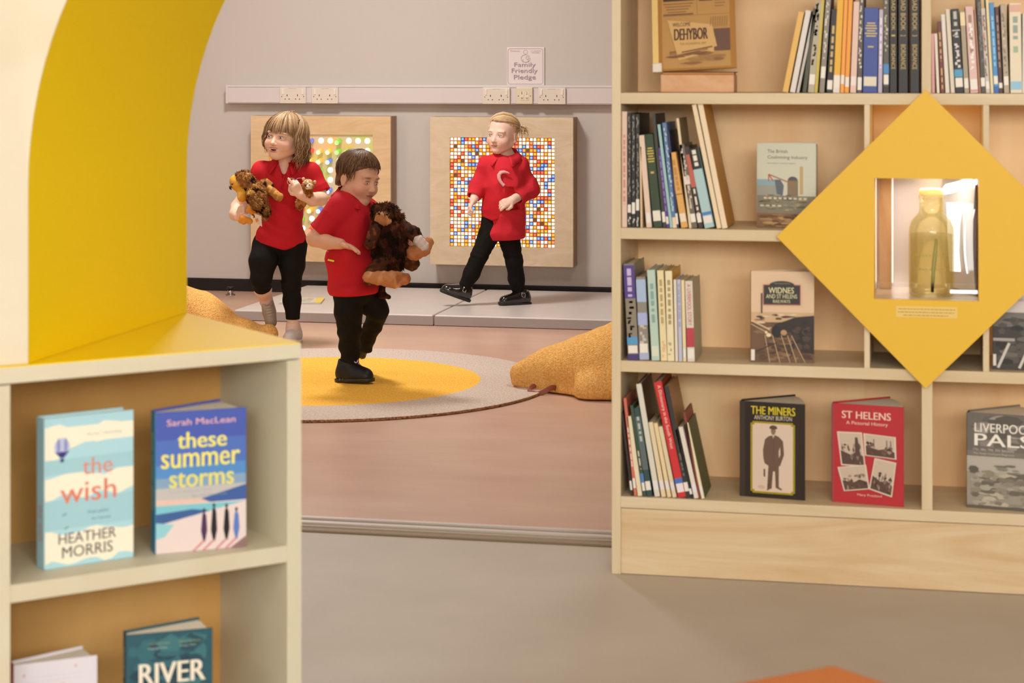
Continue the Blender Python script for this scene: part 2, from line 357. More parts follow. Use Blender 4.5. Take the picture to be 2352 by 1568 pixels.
# peg board
X0, X1, Z0, Z1 = -3.561, -2.791, .178, .947
hx0, hx1, hz0, hz1 = -3.461, -2.888, .268, .849
pb, cx = board('peg_light_board', 'square plywood light board with glowing coloured pegs, left on the wall', X0, X1, Z0, Z1, hx0, hx1, hz0, hz1, ply_warm)
def peg_panel():
    m = bpy.data.materials.new('lit_peg_panel'); m.use_nodes = True; nt = m.node_tree; b = nt.nodes['Principled BSDF']
    tc = nt.nodes.new('ShaderNodeTexCoord'); n = nt.nodes.new('ShaderNodeTexNoise'); n.inputs['Scale'].default_value = 5.5; n.inputs['Detail'].default_value = 1
    r = nt.nodes.new('ShaderNodeValToRGB'); cr = r.color_ramp
    cr.elements[0].position = .35; cr.elements[0].color = lin('C9B98A'); cr.elements[1].position = .7; cr.elements[1].color = lin('E8A53C')
    e = cr.elements.new(.5); e.color = lin('CDB59A'); e = cr.elements.new(.6); e.color = lin('D9B36A'); e = cr.elements.new(.42); e.color = lin('BDBF6A')
    nt.links.new(tc.outputs['Object'], n.inputs[0]); nt.links.new(n.outputs['Fac'], r.inputs[0]); nt.links.new(r.outputs[0], b.inputs['Base Color'])
    nt.links.new(r.outputs[0], b.inputs['Emission Color']); b.inputs['Emission Strength'].default_value = .28; b.inputs['Roughness'].default_value = .3
    return m
MB().box(hx0-cx+.001, -.109, hz0-Z0+.001, hx1-cx-.001, -.104, hz1-Z0-.001, peg_panel()).build('translucent_panel', pb)
PEGC = {'R': ('E0483C', 'FF8A78'), 'G': ('7CC832', 'B4F08A'), 'B': ('6878E0', 'BCE4FF'), 'Y': ('F0B848', 'FFF0B0'), 'O': ('F0A020', 'FFD070')}
rows = ['WWWGWWBWYBW', 'WGGGYYRYWGY', 'WYRWBYYRWBG', 'WWRWWGYWGYR', 'RYWWWGGYWBY', 'WRGGBBYWRGW', 'GWRORRGYBWY', 'WRYGRBYRWGB', 'GRRYBRWGWYR', 'WWGBRRRWYBW', 'WGWRWWWYRGW']
random.seed(3)
px0, pz0 = -2.920-cx, .817-Z0
_pg = {}
def peg_mats(k): return plain(PEGC[k][0], .25, emit=.55), emis(PEGC[k][1], 1.6)
for r_, row in enumerate(rows):
    for q, ch in enumerate(row):
        x, z = px0-q*.0508, pz0-r_*.0516
        if q >= 8 and 1 < r_ < 10 : continue      # behind the girl
        if q in (5,6,7) and r_ > 11: continue
        if (ch, 'p') not in _pg:
            b = MB()
            if ch == 'W':
                b.cyl((0, -.1105, 0), (0, -.106, 0), .0145, emis('FFF6E4', 3.2), 20); pg = b.build('led_light', pb)
            else:
                cm, em = peg_mats(ch)
                b.cyl((0, -.108, 0), (0, -.162, -.009), .0135, cm, 20, r1=.0115); b.cyl((0, -.1605, -.0088), (0, -.163, -.009), .0118, em, 20)
                pg = b.build('glowing_peg', pb)
            _pg[(ch, 'p')] = pg
        else:
            pg = _pg[(ch, 'p')].copy(); COL.objects.link(pg); pg.parent = pb
        pg.location = (x, 0, z)
# tile board
X0, X1, Z0, Z1 = -2.577, -1.820, .177, .946
hx0, hx1, hz0, hz1 = -2.472, -1.916, .273, .840
tb_, cx = board('tile_light_board', 'square pale plywood light board with a glowing grid of small squares', X0, X1, Z0, Z1, hx0, hx1, hz0, hz1, ply_pale)
MB().box(hx0-cx+.001, -.108, hz0-Z0+.001, hx1-cx-.001, -.100, hz1-Z0-.001, plain('7A5430', .4, emit=.15)).build('grid_plate', tb_)
random.seed(11); tl = MB(); NX, NZ = 29, 30; px_, pz_ = (hx1-hx0)/NX, (hz1-hz0)/NZ
TC = [('FFFFF4', 2.0)]*11+[('FFF3C0', 2.2)]*3+[('FFB84A', 1.3)]*5+[('FF7A58', 1.15)]*3+[('8CC0FF', 1.25)]*3+[('FF9C6A', 1.3)]
TB = {'FFFFF4': 'CFA070', 'FFF3C0': 'D0A060', 'FFB84A': 'C8781A', 'FF7A58': 'B83020', '8CC0FF': '3848B0', 'FF9C6A': 'C85A30'}
for i in range(NX):
    for j in range(NZ):
        if random.random() < .018: continue
        c_h, st = random.choice(TC); x = hx0-cx+(i+.5)*px_; z = hz0-Z0+(j+.5)*pz_
        tl.box(x-.0086, -.110, z-.0086, x+.0086, -.1075, z+.0086, plain(TB[c_h], .4, emit=.22))
        tl.box(x-.0060, -.1125, z-.0060, x+.0060, -.1095, z+.0060, emis(c_h, st))
tl.build('glowing_tiles', tb_, label='glowing white, orange, red and blue squares')

# ------------------------------------------------------------------ mats, rug, door stop, flat book
m_mat = plain('CFC5BE', .38, var=.03, vscale=6, bump=.0006, bscale=14); m_mats = plain('A79D99', .42, bump=.0012, bscale=22)
def mat_(x0, x1, lab):
    y0, y1 = 8.975, 10.09
    o = thing('padded_floor_mat', lab, 'floor mat', ((x0+x1)/2, (y0+y1)/2, 0), 0, 'grey padded floor mats'); w, d = (x1-x0)/2, (y1-y0)/2
    MB().box(-w, -d, .001, w, d, .0505, m_mat).build('mat_body', o, .007, 3)
    b = MB(); b.box(-w-.0005, -d-.0008, .004, w+.0005, -d, .044, m_mats); b.build('side_skirt', o)
    MB().box(.25-w*.0, -d-.0016, .006, .27, -d-.0008, .042, m_mats).build('seam_tape', o)
mat_(-3.257, -2.284, 'grey padded floor mat nearer the peg board, a picture book on it')
mat_(-2.276, -1.20, 'grey padded floor mat below the tile board, where the blonde child walks')
def rug_mat(name, h1, h2):
    m = bpy.data.materials.new(name); m.use_nodes = True; nt = m.node_tree; b = nt.nodes['Principled BSDF']
    tc = nt.nodes.new('ShaderNodeTexCoord'); n = nt.nodes.new('ShaderNodeTexNoise'); n.inputs['Scale'].default_value = 160; n.inputs['Detail'].default_value = 3
    mp = nt.nodes.new('ShaderNodeMapping'); mp.inputs['Scale'].default_value = (1, .35, 1)
    r = nt.nodes.new('ShaderNodeValToRGB'); r.color_ramp.elements[0].position = .3; r.color_ramp.elements[1].position = .62
    r.color_ramp.elements[0].color = lin(h2); r.color_ramp.elements[1].color = lin(h1)
    bp = nt.nodes.new('ShaderNodeBump'); bp.inputs['Distance'].default_value = .003
    nt.links.new(tc.outputs['Object'], mp.inputs[0]); nt.links.new(mp.outputs[0], n.inputs[0]); nt.links.new(n.outputs['Fac'], r.inputs[0]); nt.links.new(r.outputs[0], b.inputs['Base Color'])
    nt.links.new(n.outputs['Fac'], bp.inputs['Height']); nt.links.new(bp.outputs[0], b.inputs['Normal'])
    b.inputs['Roughness'].default_value = .95; b.inputs['Specular IOR Level'].default_value = .1; b.inputs['Sheen Weight'].default_value = .0
    return m
o = thing('round_rug', 'large round beige rug with a mustard yellow centre circle', 'rug', (-2.270, 7.247, 0))
m_ry, m_rb = rug_mat('rug_yellow', 'FFC858', 'F0AC3C'), rug_mat('rug_beige', 'D8C6B8', 'C2AC9C'); m_re = rug_mat('rug_edge', 'A87A58', '5E3822')
MB().cyl((0,0,.011), (0,0,.0125), .594, m_ry, 96).build('yellow_centre', o)
MB().lathe([(.594, .0125), (.861, .0122), (.866, .010)], m_rb, n=96, cap=False).build('beige_border', o)
MB().lathe([(.866, .010), (.8695, .006), (.868, .001), (.0, .001)], m_re, n=96, cap=False).build('bound_edge', o)
p = onz(545, 673, 0)
o = thing('door_stop', 'small steel and black cylinder door stop on the floor by the wall', 'door stop', (p.x, 9.98, 0))
MB().cyl((0, 0, 0), (0, 0, .006), .026, plain('B0A8A0', .25, .9), 24).build('base', o)
MB().cyl((0, 0, .006), (0, 0, .030), .0155, plain('C8C0B8', .2, 1), 24).build('post', o)
MB().lathe([(.0195, .030), (.0195, .042), (.017, .045), (0, .046)], plain('1C1614', .4), n=24).build('rubber_ring', o)
# picture book lying on the mat
A_ = onz(640, 697, .054); B_ = onz(737, 697, .054); C_ = onz(716, 677, .054)
o = thing('picture_book', 'flat picture book with yellow spine lying on the left mat', 'book', (A_.x, A_.y, .0508), math.atan2(B_.y-A_.y, B_.x-A_.x))
w = (B_-A_).length; d = .21
MB().box(0, 0, 0, w, d, .002, plain('C8C0B4', .4)).box(0, 0, .007, w, d, .009, plain('D8D4C8', .35)).build('cover', o)
MB().box(.002, .002, .002, w-.002, d-.002, .007, plain('E8E2D8', .8)).build('pages', o)
b = MB(); b.box(w*.82, .0, .009, w, d, .0095, plain('F0D050', .4)); b.box(w*.1, .03, .009, w*.75, d*.85, .0094, plain('B8C4B0', .4))
for i in range(26):
    x, y = random.uniform(.12, .72)*w, random.uniform(.15, .8)*d
    b.cyl((x, y, .009), (x, y, .0097+i*.00001), random.uniform(.005, .014), plain(random.choice(['D89080', 'E0B8A0', '9CB89C', 'D8D0C0', '8FA8B0']), .5), 8)
b.build('cover_picture', o)
# ================================================================== THE TALL BOOKCASE
BY = 4.63; SH = [.1826, .5018, .8138, 1.131, 1.447, 1.763]; TB_ = .026
pine = wood('DDCBAA', 'CDB790', (1.0, 8, 11), .45, 1.2); pine_v = wood('DDCBAA', 'CEB892', (10, 10, 1.0), .45, 1.2)
pine_p = wood('DEC9A4', 'CBA97C', (.9, 4, 9), .42, 2.2); pine_back = wood('FFDCAA', 'F6C890', (5, 5, .8), .5, 1.0)
LX, RX, DX = -.7444, .708, .0215
bc = thing('bookcase', 'tall pale pine bookcase with open shelves and yellow diamond display', 'bookcase', (0, BY, 0))
MB().box(LX, 0, 0, LX+DX, .295, 1.79, pine_v).build('side_panel', bc, .001)
MB().box(RX-DX, 0, 0, RX, .295, 1.79, pine_v).build('side_panel', bc, .001)
MB().box(LX+DX, .28, 0, RX-DX, .295, 1.79, pine_back).build('back_panel', bc)
for i, z in enumerate(SH):
    if i == 2:
        for a, b in ((LX+DX, -.1591), (.1194, RX-DX)): MB().box(a, 0, z-TB_, b, .28, z, pine).build('shelf', bc, .001)
    else: MB().box(LX+DX, 0, z-TB_, RX-DX, .28, z, pine).build('shelf', bc, .001)
MB().box(LX+DX, .004, .001, RX-DX, .022, SH[0]-TB_-.002, pine_p).build('plinth', bc, .001)
for a, b, z0, z1 in ((-.0302, -.0088, SH[3], SH[4]-TB_), (-.1591, -.1464, SH[1], SH[3]-TB_), (.1059, .1194, SH[1], SH[3]-TB_), (-.0302, -.006, SH[0], SH[1]-TB_), (-.0302, -.0088, SH[4], SH[5]-TB_)):
    MB().box(a, .0, z0, b, .28, z1, pine_v).build('divider', bc, .0008)
# ---- yellow diamond display
m_yel = plain('E4B634', .45, spec=.3); m_yeld = plain('F0B82A', .45)
dc = thing('display_case', 'yellow diamond shaped display panel with lit square window on bookcase', 'display case', (-.0214, BY-.0005, .8009))
hw, hh = .336, .3385; ax0, ax1, az0, az1 = -.1151, .1178, -.1385, .137
m = MB(); Y0, Y1 = -.018, 0
out = [(0, hh), (hw, 0), (0, -hh), (-hw, 0)]; inn = [(ax0, az1), (ax1, az1), (ax1, az0), (ax0, az0)]
# plate = ring between the diamond and the square hole
for y, fl in ((Y0, 0), (Y1, 1)):
    vs = [(x, y, z) for x, z in out+inn]
    fs = [[0, 5, 1], [0, 4, 5], [1, 5, 6], [1, 6, 2], [2, 6, 7], [2, 7, 3], [3, 7, 4], [3, 4, 0]]
    m.add(vs, [f[::-1] for f in fs] if not fl else fs, m_yel)
for P, fl in ((out, 0), (inn, 1)):
    vs = [(x, Y0, z) for x, z in P]+[(x, Y1, z) for x, z in P]
    fs = [[i, (i+1) % 4, 4+(i+1) % 4, 4+i] for i in range(4)]
    m.add(vs, fs if fl else [f[::-1] for f in fs], m_yel)
m.build('diamond_panel', dc)
b = MB(); D_ = .262
b.box(ax0-.008, 0, az0-.008, ax0, D_, az1+.008, m_yeld).box(ax1, 0, az0-.008, ax1+.006, D_, az1+.008, m_yeld).box(ax0, 0, az0-.008, ax1, D_, az0, plain('E8DCCB', .25)).box(ax0, 0, az1, ax1, D_, az1+.008, plain('EDE6DC', .35))
b.build('inner_box', dc)
mirror = plain('D9CFC6', .12, .75)
MB().box(ax0, D_-.008, az0, ax1, D_, az1, plain('D8C6BC', .25, .35)).build('back_mirror', dc)
MB().box(ax0+.006, .20, az0+.001, ax0+.034, .215, az1-.001, wood('C4A078', 'AE8458', (8, 8, 2))).build('reflected_wood_strip', dc)  # solid strip standing in for wood reflected in the back mirror
ac = emis('FFF4E8', 1.15)
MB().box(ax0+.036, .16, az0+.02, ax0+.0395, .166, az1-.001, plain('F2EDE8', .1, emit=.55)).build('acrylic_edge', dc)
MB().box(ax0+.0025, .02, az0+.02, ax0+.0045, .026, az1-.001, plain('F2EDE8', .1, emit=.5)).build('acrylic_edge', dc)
MB().box(ax0+.001, .02, az0+.001, ax1-.001, .024, az0+.034, glass('FFFFFF', .02, 1.3)).build('acrylic_lip', dc)
# bent mirror film standing at the right of the case
b = MB(); N = 14; vs = []; fs = []
for i in range(N+1):
    z = az0+.004+(az1-az0-.008)*i/N; bow = .020*math.sin(PI*i/N)
    for j in range(7):
        u = j/6; x = .040+.072*u-bow*(.6 if j else .2)*(1-u*.5); y = .24-.17*u*u-.01*math.sin(PI*i/N)
        vs.append((x, y, z))
for i in range(N):
    for j in range(6): fs.append([i*7+j, i*7+j+1, (i+1)*7+j+1, (i+1)*7+j])
b.add(vs, fs, plain('CFCAC6', .22, .35), None, True); b.build('bent_mirror_film', dc)
wl = emis('FFFDF8', 2.6)
b = MB(); b.prism([(.036, .105), (.045, .118), (.112, .135), (.1165, .130), (.1165, .119), (.06, .098), (.036, .094)], .10, .104, 1, wl); b.build('led_strip', dc)  # glowing band shaped like the LED's reflection
b = MB(); b.prism([(.047, .073), (.086, .074), (.078, .02), (.076, -.04), (.080, -.088), (.055, -.088), (.05, -.02)], .145, .149, 1, emis('FFFDF8', 1.7)); b.build('film_glow', dc)  # glowing sheet standing in for the white reflection on the bent film
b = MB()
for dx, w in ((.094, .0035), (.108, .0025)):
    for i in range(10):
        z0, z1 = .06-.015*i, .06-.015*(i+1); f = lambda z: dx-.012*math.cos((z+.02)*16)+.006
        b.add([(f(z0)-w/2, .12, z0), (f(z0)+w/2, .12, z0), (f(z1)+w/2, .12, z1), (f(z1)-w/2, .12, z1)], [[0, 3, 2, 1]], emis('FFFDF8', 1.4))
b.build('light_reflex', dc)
MB().box(.055, .05, az0+.010, ax1-.002, .056, az0+.017, emis('FFFDF8', 1.8)).build('led_strip', dc)  # glowing bar low at the right of the case
lp = area('case_lamp', (-.0214+.03, BY+.12, .8009+az1-.006), .12, .1, .4, (1, .96, .9)); lp.rotation_euler = (0, 0, 0)
lp2 = area('bay_glow_fill', (-.0214, BY+.10, .8009+az1+.03), .18, .08, .16, (1, .72, .36)); lp2.rotation_euler = (PI, 0, 0)  # added light standing in for the amber glow leaking above the case
m = MB().box(-.066, Y0-.0012, -.178, .070, Y0-.0002, -.153, plain('E6C66E', .35)); m.build('caption_plate', dc)
a = Art(.136, .025, Y0-.0013)
for k, (u0, u1) in enumerate(((.04, .97), (.03, .95), (.12, .86))):
    u = u0; random.seed(k)
    while u < u1:
        w = random.uniform(.02, .07); a.rect(u, .72-k*.28, min(u+w, u1), .80-k*.28, 'B58E45'); u += w+.012
t_ = a.p
for i in range(len(t_.v)): x, y, z = t_.v[i]; t_.v[i] = (x-.066, y, z-.178)
a.build(dc, 'caption_lines')
# bottle
def thin_glass(h, opq, name):
    m = bpy.data.materials.new(name); m.use_nodes = True; nt = m.node_tree; nt.nodes.clear()
    o = nt.nodes.new('ShaderNodeOutputMaterial'); t = nt.nodes.new('ShaderNodeBsdfTransparent'); t.inputs[0].default_value = lin('FFFBEA')
    d = nt.nodes.new('ShaderNodeBsdfTranslucent'); d.inputs[0].default_value = lin(h); d2 = nt.nodes.new('ShaderNodeBsdfDiffuse'); d2.inputs[0].default_value = lin(h)
    g = nt.nodes.new('ShaderNodeBsdfGlossy'); g.inputs['Roughness'].default_value = .06; lw = nt.nodes.new('ShaderNodeLayerWeight'); lw.inputs[0].default_value = .35
    a = nt.nodes.new('ShaderNodeMixShader'); a.inputs[0].default_value = .5; nt.links.new(d.outputs[0], a.inputs[1]); nt.links.new(d2.outputs[0], a.inputs[2])
    b = nt.nodes.new('ShaderNodeMixShader'); b.inputs[0].default_value = opq; nt.links.new(t.outputs[0], b.inputs[1]); nt.links.new(a.outputs[0], b.inputs[2])
    c = nt.nodes.new('ShaderNodeMixShader'); mt = nt.nodes.new('ShaderNodeMath'); mt.operation = 'MULTIPLY'; mt.inputs[1].default_value = .5
    nt.links.new(lw.outputs['Fresnel'], mt.inputs[0]); nt.links.new(mt.outputs[0], c.inputs[0]); nt.links.new(b.outputs[0], c.inputs[1]); nt.links.new(g.outputs[0], c.inputs[2])
    nt.links.new(c.outputs[0], o.inputs[0]); return m
bt = thing('glass_bottle', 'yellow tinted glass bottle inside the lit diamond window', 'bottle', (-.0085, BY+.085, .8009+az0+.0005))
prof = [(0, 0), (.048, .0), (.051, .004), (.0515, .02), (.0515, .145), (.050, .158), (.045, .172), (.035, .184), (.029, .191), (.0275, .200), (.0272, .222), (.029, .224), (.029, .230), (.026, .232), (.0225, .232)]
inner = [(.0225, .228), (.0235, .2), (.026, .19), (.042, .17), (.0475, .15), (.0485, .02), (.046, .006), (0, .005)]
MB().lathe(prof, thin_glass('FFF08C', .20, 'tinted_glass'), n=40).build('bottle_glass', bt)
MB().lathe([(0, .232), (.0255, .232), (.028, .234), (.028, .243), (.024, .247), (0, .248)], plain('F3DF8A', .2, emit=.35), n=32).build('bottle_cap', bt)
MB().lathe([(.0, .0065), (.045, .007), (.0475, .02), (.0475, .142), (0, .143)], thin_glass('FFFCEE', .07, 'pale_liquid'), n=32).build('pale_liquid', bt)
b = MB()
for z in (.062, .094):
    for i in range(9):
        a0 = -PI/2-.75+i*.165; P = [(.0520*math.cos(a0+k*.045), .0520*math.sin(a0+k*.045)) for k in range(3)]
        for (x0, y0), (x1, y1) in zip(P, P[1:]): b.add([(x0, y0, z), (x1, y1, z), (x1, y1, z+.0035), (x0, y0, z+.0035)], [[0, 1, 2, 3]], plain('A99A58', .4))
b.build('embossed_lettering', bt)
MB().tube([(.002, -.0498, .012), (.004, -.0505, .06), (.008, -.0505, .10), (.011, -.049, .135)], [.0035, .0045, .0045, .003], plain('9A9450', .4), 8).build('green_streak', bt)

# ================================================================== BOOKS, SPINE OUT
m_page = plain('E6D8BC', .8)
MP = lambda h, r=.45: plain(h, r, spec=.4)
CNT = 0
def row_book(shelf, xl, xr, tl, tr, yt, col, lab, grp, depth=.16, side=None, deco=(), inset=.010, thick=None):
    """a book standing spine out: xl,xr bottom edge, tl,tr top edge and yt top height of its spine, read off the photograph"""
    global CNT
    Y = BY+inset; zs = SH[shelf]+.0006
    yb = 165+(EYE-zs)*F/((ray((xl+xr)/2, 800, 1)[1]) and (Y/((xl-CX)/F*s_+c_)))
    bl, br = ony(xl, yb, Y), ony(xr, yb, Y); tL, tR = ony(tl, yt, Y), ony(tr, yt, Y)
    w = ((br.x-bl.x)+(tR.x-tL.x))/2; dx = ((tL.x+tR.x)-(bl.x+br.x))/2; dz = tL.z-zs
    an = math.atan2(dx, dz); h = math.hypot(dx, dz); t = w*math.cos(an)*.95
    o = thing('book', lab, 'book', ((bl.x if an < 0 else br.x), Y, zs), 0, grp)
    o.rotation_euler = (0, an, 0)
    x0 = 0 if an < 0 else -t
    c = .0013 if t < .012 else .002; sd = MP(side or col); cm = MP(col)
    b = MB(); b.box(x0, 0, 0, x0+t, c, h, cm).box(x0, c, 0, x0+c, depth, h, sd).box(x0+t-c, c, 0, x0+t, depth, h, sd); b.build('cover', o, .0006 if t > .006 else 0, 2)
    MB().box(x0+c, c, .002, x0+t-c, depth-.003, h-.003, m_page).build('pages', o)
    for kind, z0, z1, hc in deco:
        if kind == 'sticker': MB().box(x0+t*.06, -.0008, h*z0, x0+t*.94, -.0001, h*z1, MP(hc)).build('spine_sticker', o)
        elif kind == 'band': MB().box(x0-.0002, -.0004, h*z0, x0+t+.0002, .0002, h*z1, MP(hc)).build('spine_band', o)
        elif kind == 'title':
            a = Art(t, h, -.0005); random.seed(int(xl*7)); z = z1
            while z > z0:
                L = min(random.uniform(.006, .02), (z-z0)*h+.0005); a.rect(.30, z-L/h, .70, z, hc); z -= L/h+.005/h*random.uniform(.5, 1.4)
            off(a, x0); a.build(o, 'spine_title')
        elif kind == 'speck':
            a = Art(t, h, -.0005); random.seed(int(xl*3)); z = z0
            while z < z1:
                L = random.uniform(.002, .007)/h; u = random.uniform(.1, .5)
                if random.random() < .65: a.rect(u, z, u+random.uniform(.2, .45), z+L, hc)
                z += L*1.1
            off(a, x0); a.build(o, 'spine_pattern')
        elif kind.startswith('='):      # real words down the spine
            a = Art(t, h, -.0005); a.vtext(kind[1:], .24, z0, .76, z1, hc); off(a, x0); a.build(o, tn='spine_title')
        elif kind == 'lines':
            a = Art(t, h, -.0005); n = 6
            for i in range(n): q = z0+(z1-z0)*i/n; wv = (.34, .42, .3, .4, .36, .28)[i]; a.rect(.5-wv, q, .5+wv, q+(z1-z0)/n*.5, hc)
            off(a, x0); a.build(o, 'spine_title')
    CNT += 1
    return o
def off(a, x0):
    for q in (a.p, a.t): q.v = [(x+x0, y, z) for x, y, z in q.v]
S_ = 'E9E2D6'
st = lambda a=.08, b=.19, c=S_: ('sticker', a, b, c)
G = 'books on the top shelf, left of the divider'
row_book(3, 1797, 1810, 1833, 1848, 28, 'E2B45E', 'yellow thin book, leftmost and most tilted on the top shelf', G, side='D9A64C')
row_book(3, 1815, 1826, 1850, 1865, 25, 'DDD6CE', 'whitish leaning book right after the yellow one on the top shelf', G, .19, 'CFC6BA')
row_book(3, 1829, 1835, 1866, 1872, 34, 'C8BFB4', 'very thin grey leaning booklet on the top shelf beside a dark green book', G)
row_book(3, 1838, 1852, 1867, 1873, 20, '4A4A38', 'dark olive green leaning book on the top shelf', G)
row_book(3, 1853.5, 1870, 1872.5, 1886.5, 4, 'B5AA92', 'speckled olive and white spine book, white sticker low, on the top shelf', G, deco=[('speck', .3, .97, 'EDE6D8'), ('speck', .3, .97, '6A6248'), st(.09, .2)])
row_book(3, 1871, 1877.5, 1887.5, 1895.5, -14, 'C9B24E', 'narrow olive yellow book leaning between two speckled spines', G)
row_book(3, 1881, 1893, 1897, 1909, -10, '8E8478', 'grey speckled spine book with a high white sticker, top shelf', G, deco=[('speck', .35, .95, 'D8D0C4'), st(.15, .27)])
row_book(3, 1894, 1911.5, 1909.5, 1920, 21, '2C2822', 'black book with small gold title leaning on yellow volumes', G, deco=[('title', .25, .8, 'C8A860'), st(.04, .15)])
row_book(3, 1912.5, 1928, 1923, 1938, -12, 'E6AE30', 'thick bright yellow orange book with white foot on the top shelf', G, deco=[('band', .0, .18, 'E4D8CC'), st(.05, .17)])
row_book(3, 1929, 1938.5, 1939, 1948, -14, 'F0A040', 'first of two thin orange books, the left one, on the top shelf', G, deco=[st(.09, .18)])
row_book(3, 1939.5, 1949.5, 1949, 1959.5, -14, 'EE9E3A', 'second of two thin orange books, the right one, beside the pink book', G, deco=[st(.06, .16)])
row_book(3, 1950.5, 1966, 1960, 1973, 4, 'E2C0B0', 'pale pink book next to the thin orange pair on the top shelf', G, deco=[st(.08, .18, 'E8DCD4')])
row_book(3, 1966.5, 1979, 1973.5, 1983, -12, '57504A', 'black and white speckled spine book left of the thick blue book', G, deco=[('speck', .22, .97, 'D6CEC0'), st(.03, .16)])
row_book(3, 1979.5, 2014.5, 1983.5, 2018, 18, '3C4E96', 'thick blue hardback with gold title and square white label', G, .17, deco=[('lines', .66, .84, 'C9B268'), ('title', .535, .55, 'C9B268'), ('sticker', .08, .19, 'DDD3BA')])
row_book(3, 2015.5, 2026, 2019, 2028, 22, 'B9AEC4', 'thin lilac grey book right of the thick blue hardback', G, deco=[('title', .3, .9, 'E8E0E8')])
row_book(3, 2028, 2041.5, 2028.5, 2041.5, -8, '5A5448', 'dark mottled book with a bright blue square and white sticker', G, deco=[('speck', .35, .97, 'B8AE98'), ('band', .2, .3, '4A86C0'), st(.09, .19), ('band', .0, .07, '2A2622')])
for n, (a, b_, nm, q) in enumerate(((2043, 2060, 'first', 'left'), (2063, 2085, 'second', 'middle'), (2090, 2111, 'third', 'right'))):
    row_book(3, a, b_, a, b_, -34, '26221E', 'black gold lettered volume numbered %d, the %s of three by the divider' % (n+1, q), G, .18,
             deco=[('=BORDANCE', .22, .45, 'C8A860'), ('=%d' % (n+1), .525, .54, 'C8A860'), ('=ROAD BOOK', .58, .92, 'C8A860')])
G = 'books on the top shelf, right of the divider'
row_book(3, 2140.5, 2148.5, 2139.5, 2146, 77, 'D9A0A0', 'thin pink booklet, first right of the divider on the top shelf', G)
row_book(3, 2152, 2159, 2147, 2152.5, 77, 'E6DCCA', 'thin cream booklet between the pink one and the maroon book', G)
row_book(3, 2161, 2170, 2152.5, 2162, 50, '6E3430', 'small maroon book with gold spine title on the top shelf', G, deco=[('title', .05, .35, 'C8A060'), ('title', .45, .85, 'C8A060')])
row_book(3, 2172, 2182.5, 2162, 2171, 33, 'DED6CC', 'white book right after the maroon one on the top shelf', G)
row_book(3, 2184, 2193.5, 2171.5, 2181.5, 21, 'D8CDB8', 'plain cream book left of the black one with white script', G)
row_book(3, 2195, 2214, 2182.5, 2203, 21, '24211E', 'black book with white script and blue band on the top shelf', G, deco=[('speck', .3, .72, 'D8D4CC'), ('title', .78, .97, 'B8B4A8'), ('band', .74, .75, 'D8D4CC'), ('band', .19, .28, '4E9AC0'), st(.07, .18)])
row_book(3, 2215.5, 2227, 2205, 2216, 25, 'A99A80', 'grey tan book with cream top beside a pink spine', G, deco=[('band', .82, .98, 'E8D4A8'), st(.06, .18)])
row_book(3, 2229, 2248, 2217, 2236, 15, 'DDB8B0', 'pink and white spine book with rosy edge, top shelf right', G, deco=[('band', .02, .06, 'D09098'), ('speck', .25, .8, 'EFE6DC'), ('title', .45, .9, '9A7A60'), st(.04, .16)])
row_book(3, 2249, 2253, 2237, 2241, 21, 'B07A58', 'very thin brown booklet right of the pink and white book', G)
row_book(3, 2254, 2264.5, 2241.5, 2253, -8, '4A4640', 'tall dark grey book on the top shelf right group', G, deco=[('speck', .3, .95, '77716A'), st(.07, .16)])
row_book(3, 2265, 2275, 2253.5, 2263, 19, 'CDC2B4', 'white and red speckled spine book beside the tall cream one', G, deco=[('speck', .2, .9, '7A5A50'), ('speck', .5, .9, 'C0604A'), st(.05, .14)])
row_book(3, 2276, 2282.5, 2263.5, 2270, -10, 'E2D2A4', 'tall thin cream yellow book left of the sky blue one', G)
row_book(3, 2283.5, 2294, 2271, 2283, 6, '4A90C8', 'sky blue book with white sticker on the top shelf', G, deco=[('title', .3, .85, '8FC0E0'), st(.1, .19), ('band', .0, .075, '2E68B0')])
row_book(3, 2295, 2304.5, 2285, 2294, 16, '54302A', 'dark red brown book right of the sky blue one', G, deco=[('title', .3, .9, 'A08070'), st(.06, .12)])
row_book(3, 2306.5, 2319, 2297.5, 2310, 10, 'B3A28A', 'grey brown patterned spine book next to the wide cream one', G, deco=[('speck', .2, .9, '7A6A58'), ('speck', .5, .9, 'D8CCB8'), st(.09, .19)])
row_book(3, 2321, 2344, 2312.5, 2346, 7, 'E2D4B8', 'widest cream book with small blue label on the top shelf', G, deco=[('band', .9, .98, 'D8A890'), ('title', .6, .85, '8A9A90'), ('title', .45, .52, '9AB08A'), ('sticker', .04, .13, '8CC0DA')])
row_book(3, 2347, 2362, 2348, 2362, 30, 'D8D2C6', 'whitish book cut by the right edge of the photo, top shelf', G)
G = 'books on the second shelf'
row_book(2, 1427.8, 1440, 1427.8, 1440, 256, 'E4C8B4', 'pale pink book against the left side panel, second shelf', G, deco=[('title', .2, .8, 'D89080')])
for i, (a, q) in enumerate(((1441, 'left'), (1450.5, 'middle'), (1460, 'right'))):
    row_book(2, a, a+8.6, a, a+8.6, 261+i*.5, '2E2A28', 'thin black book with grey speckled spine, %s of three alike' % q, G, .17, deco=[('speck', .25, .97, '8E8880'), st((.13, .12, .15)[i], (.2, .22, .25)[i]), ('speck', .01, .09, 'D0CAC0')])
row_book(2, 1471.5, 1477, 1470, 1473, 337, 'E0C49A', 'thin cream booklet, low, right of the three black books', G)
row_book(2, 1485, 1500, 1469.5, 1480, 311, 'E2C8B4', 'pinkish cream book left of the green hardback, second shelf', G, deco=[st(.05, .16, 'E8E0D8')])
row_book(2, 1501.5, 1522, 1480, 1500.5, 309, '32442C', 'dark green hardback with gold title lines, second shelf', G, .17, deco=[('lines', .70, .87, 'C9B050'), ('title', .58, .6, 'C9B050'), ('sticker', .07, .18, 'E6DED0')])
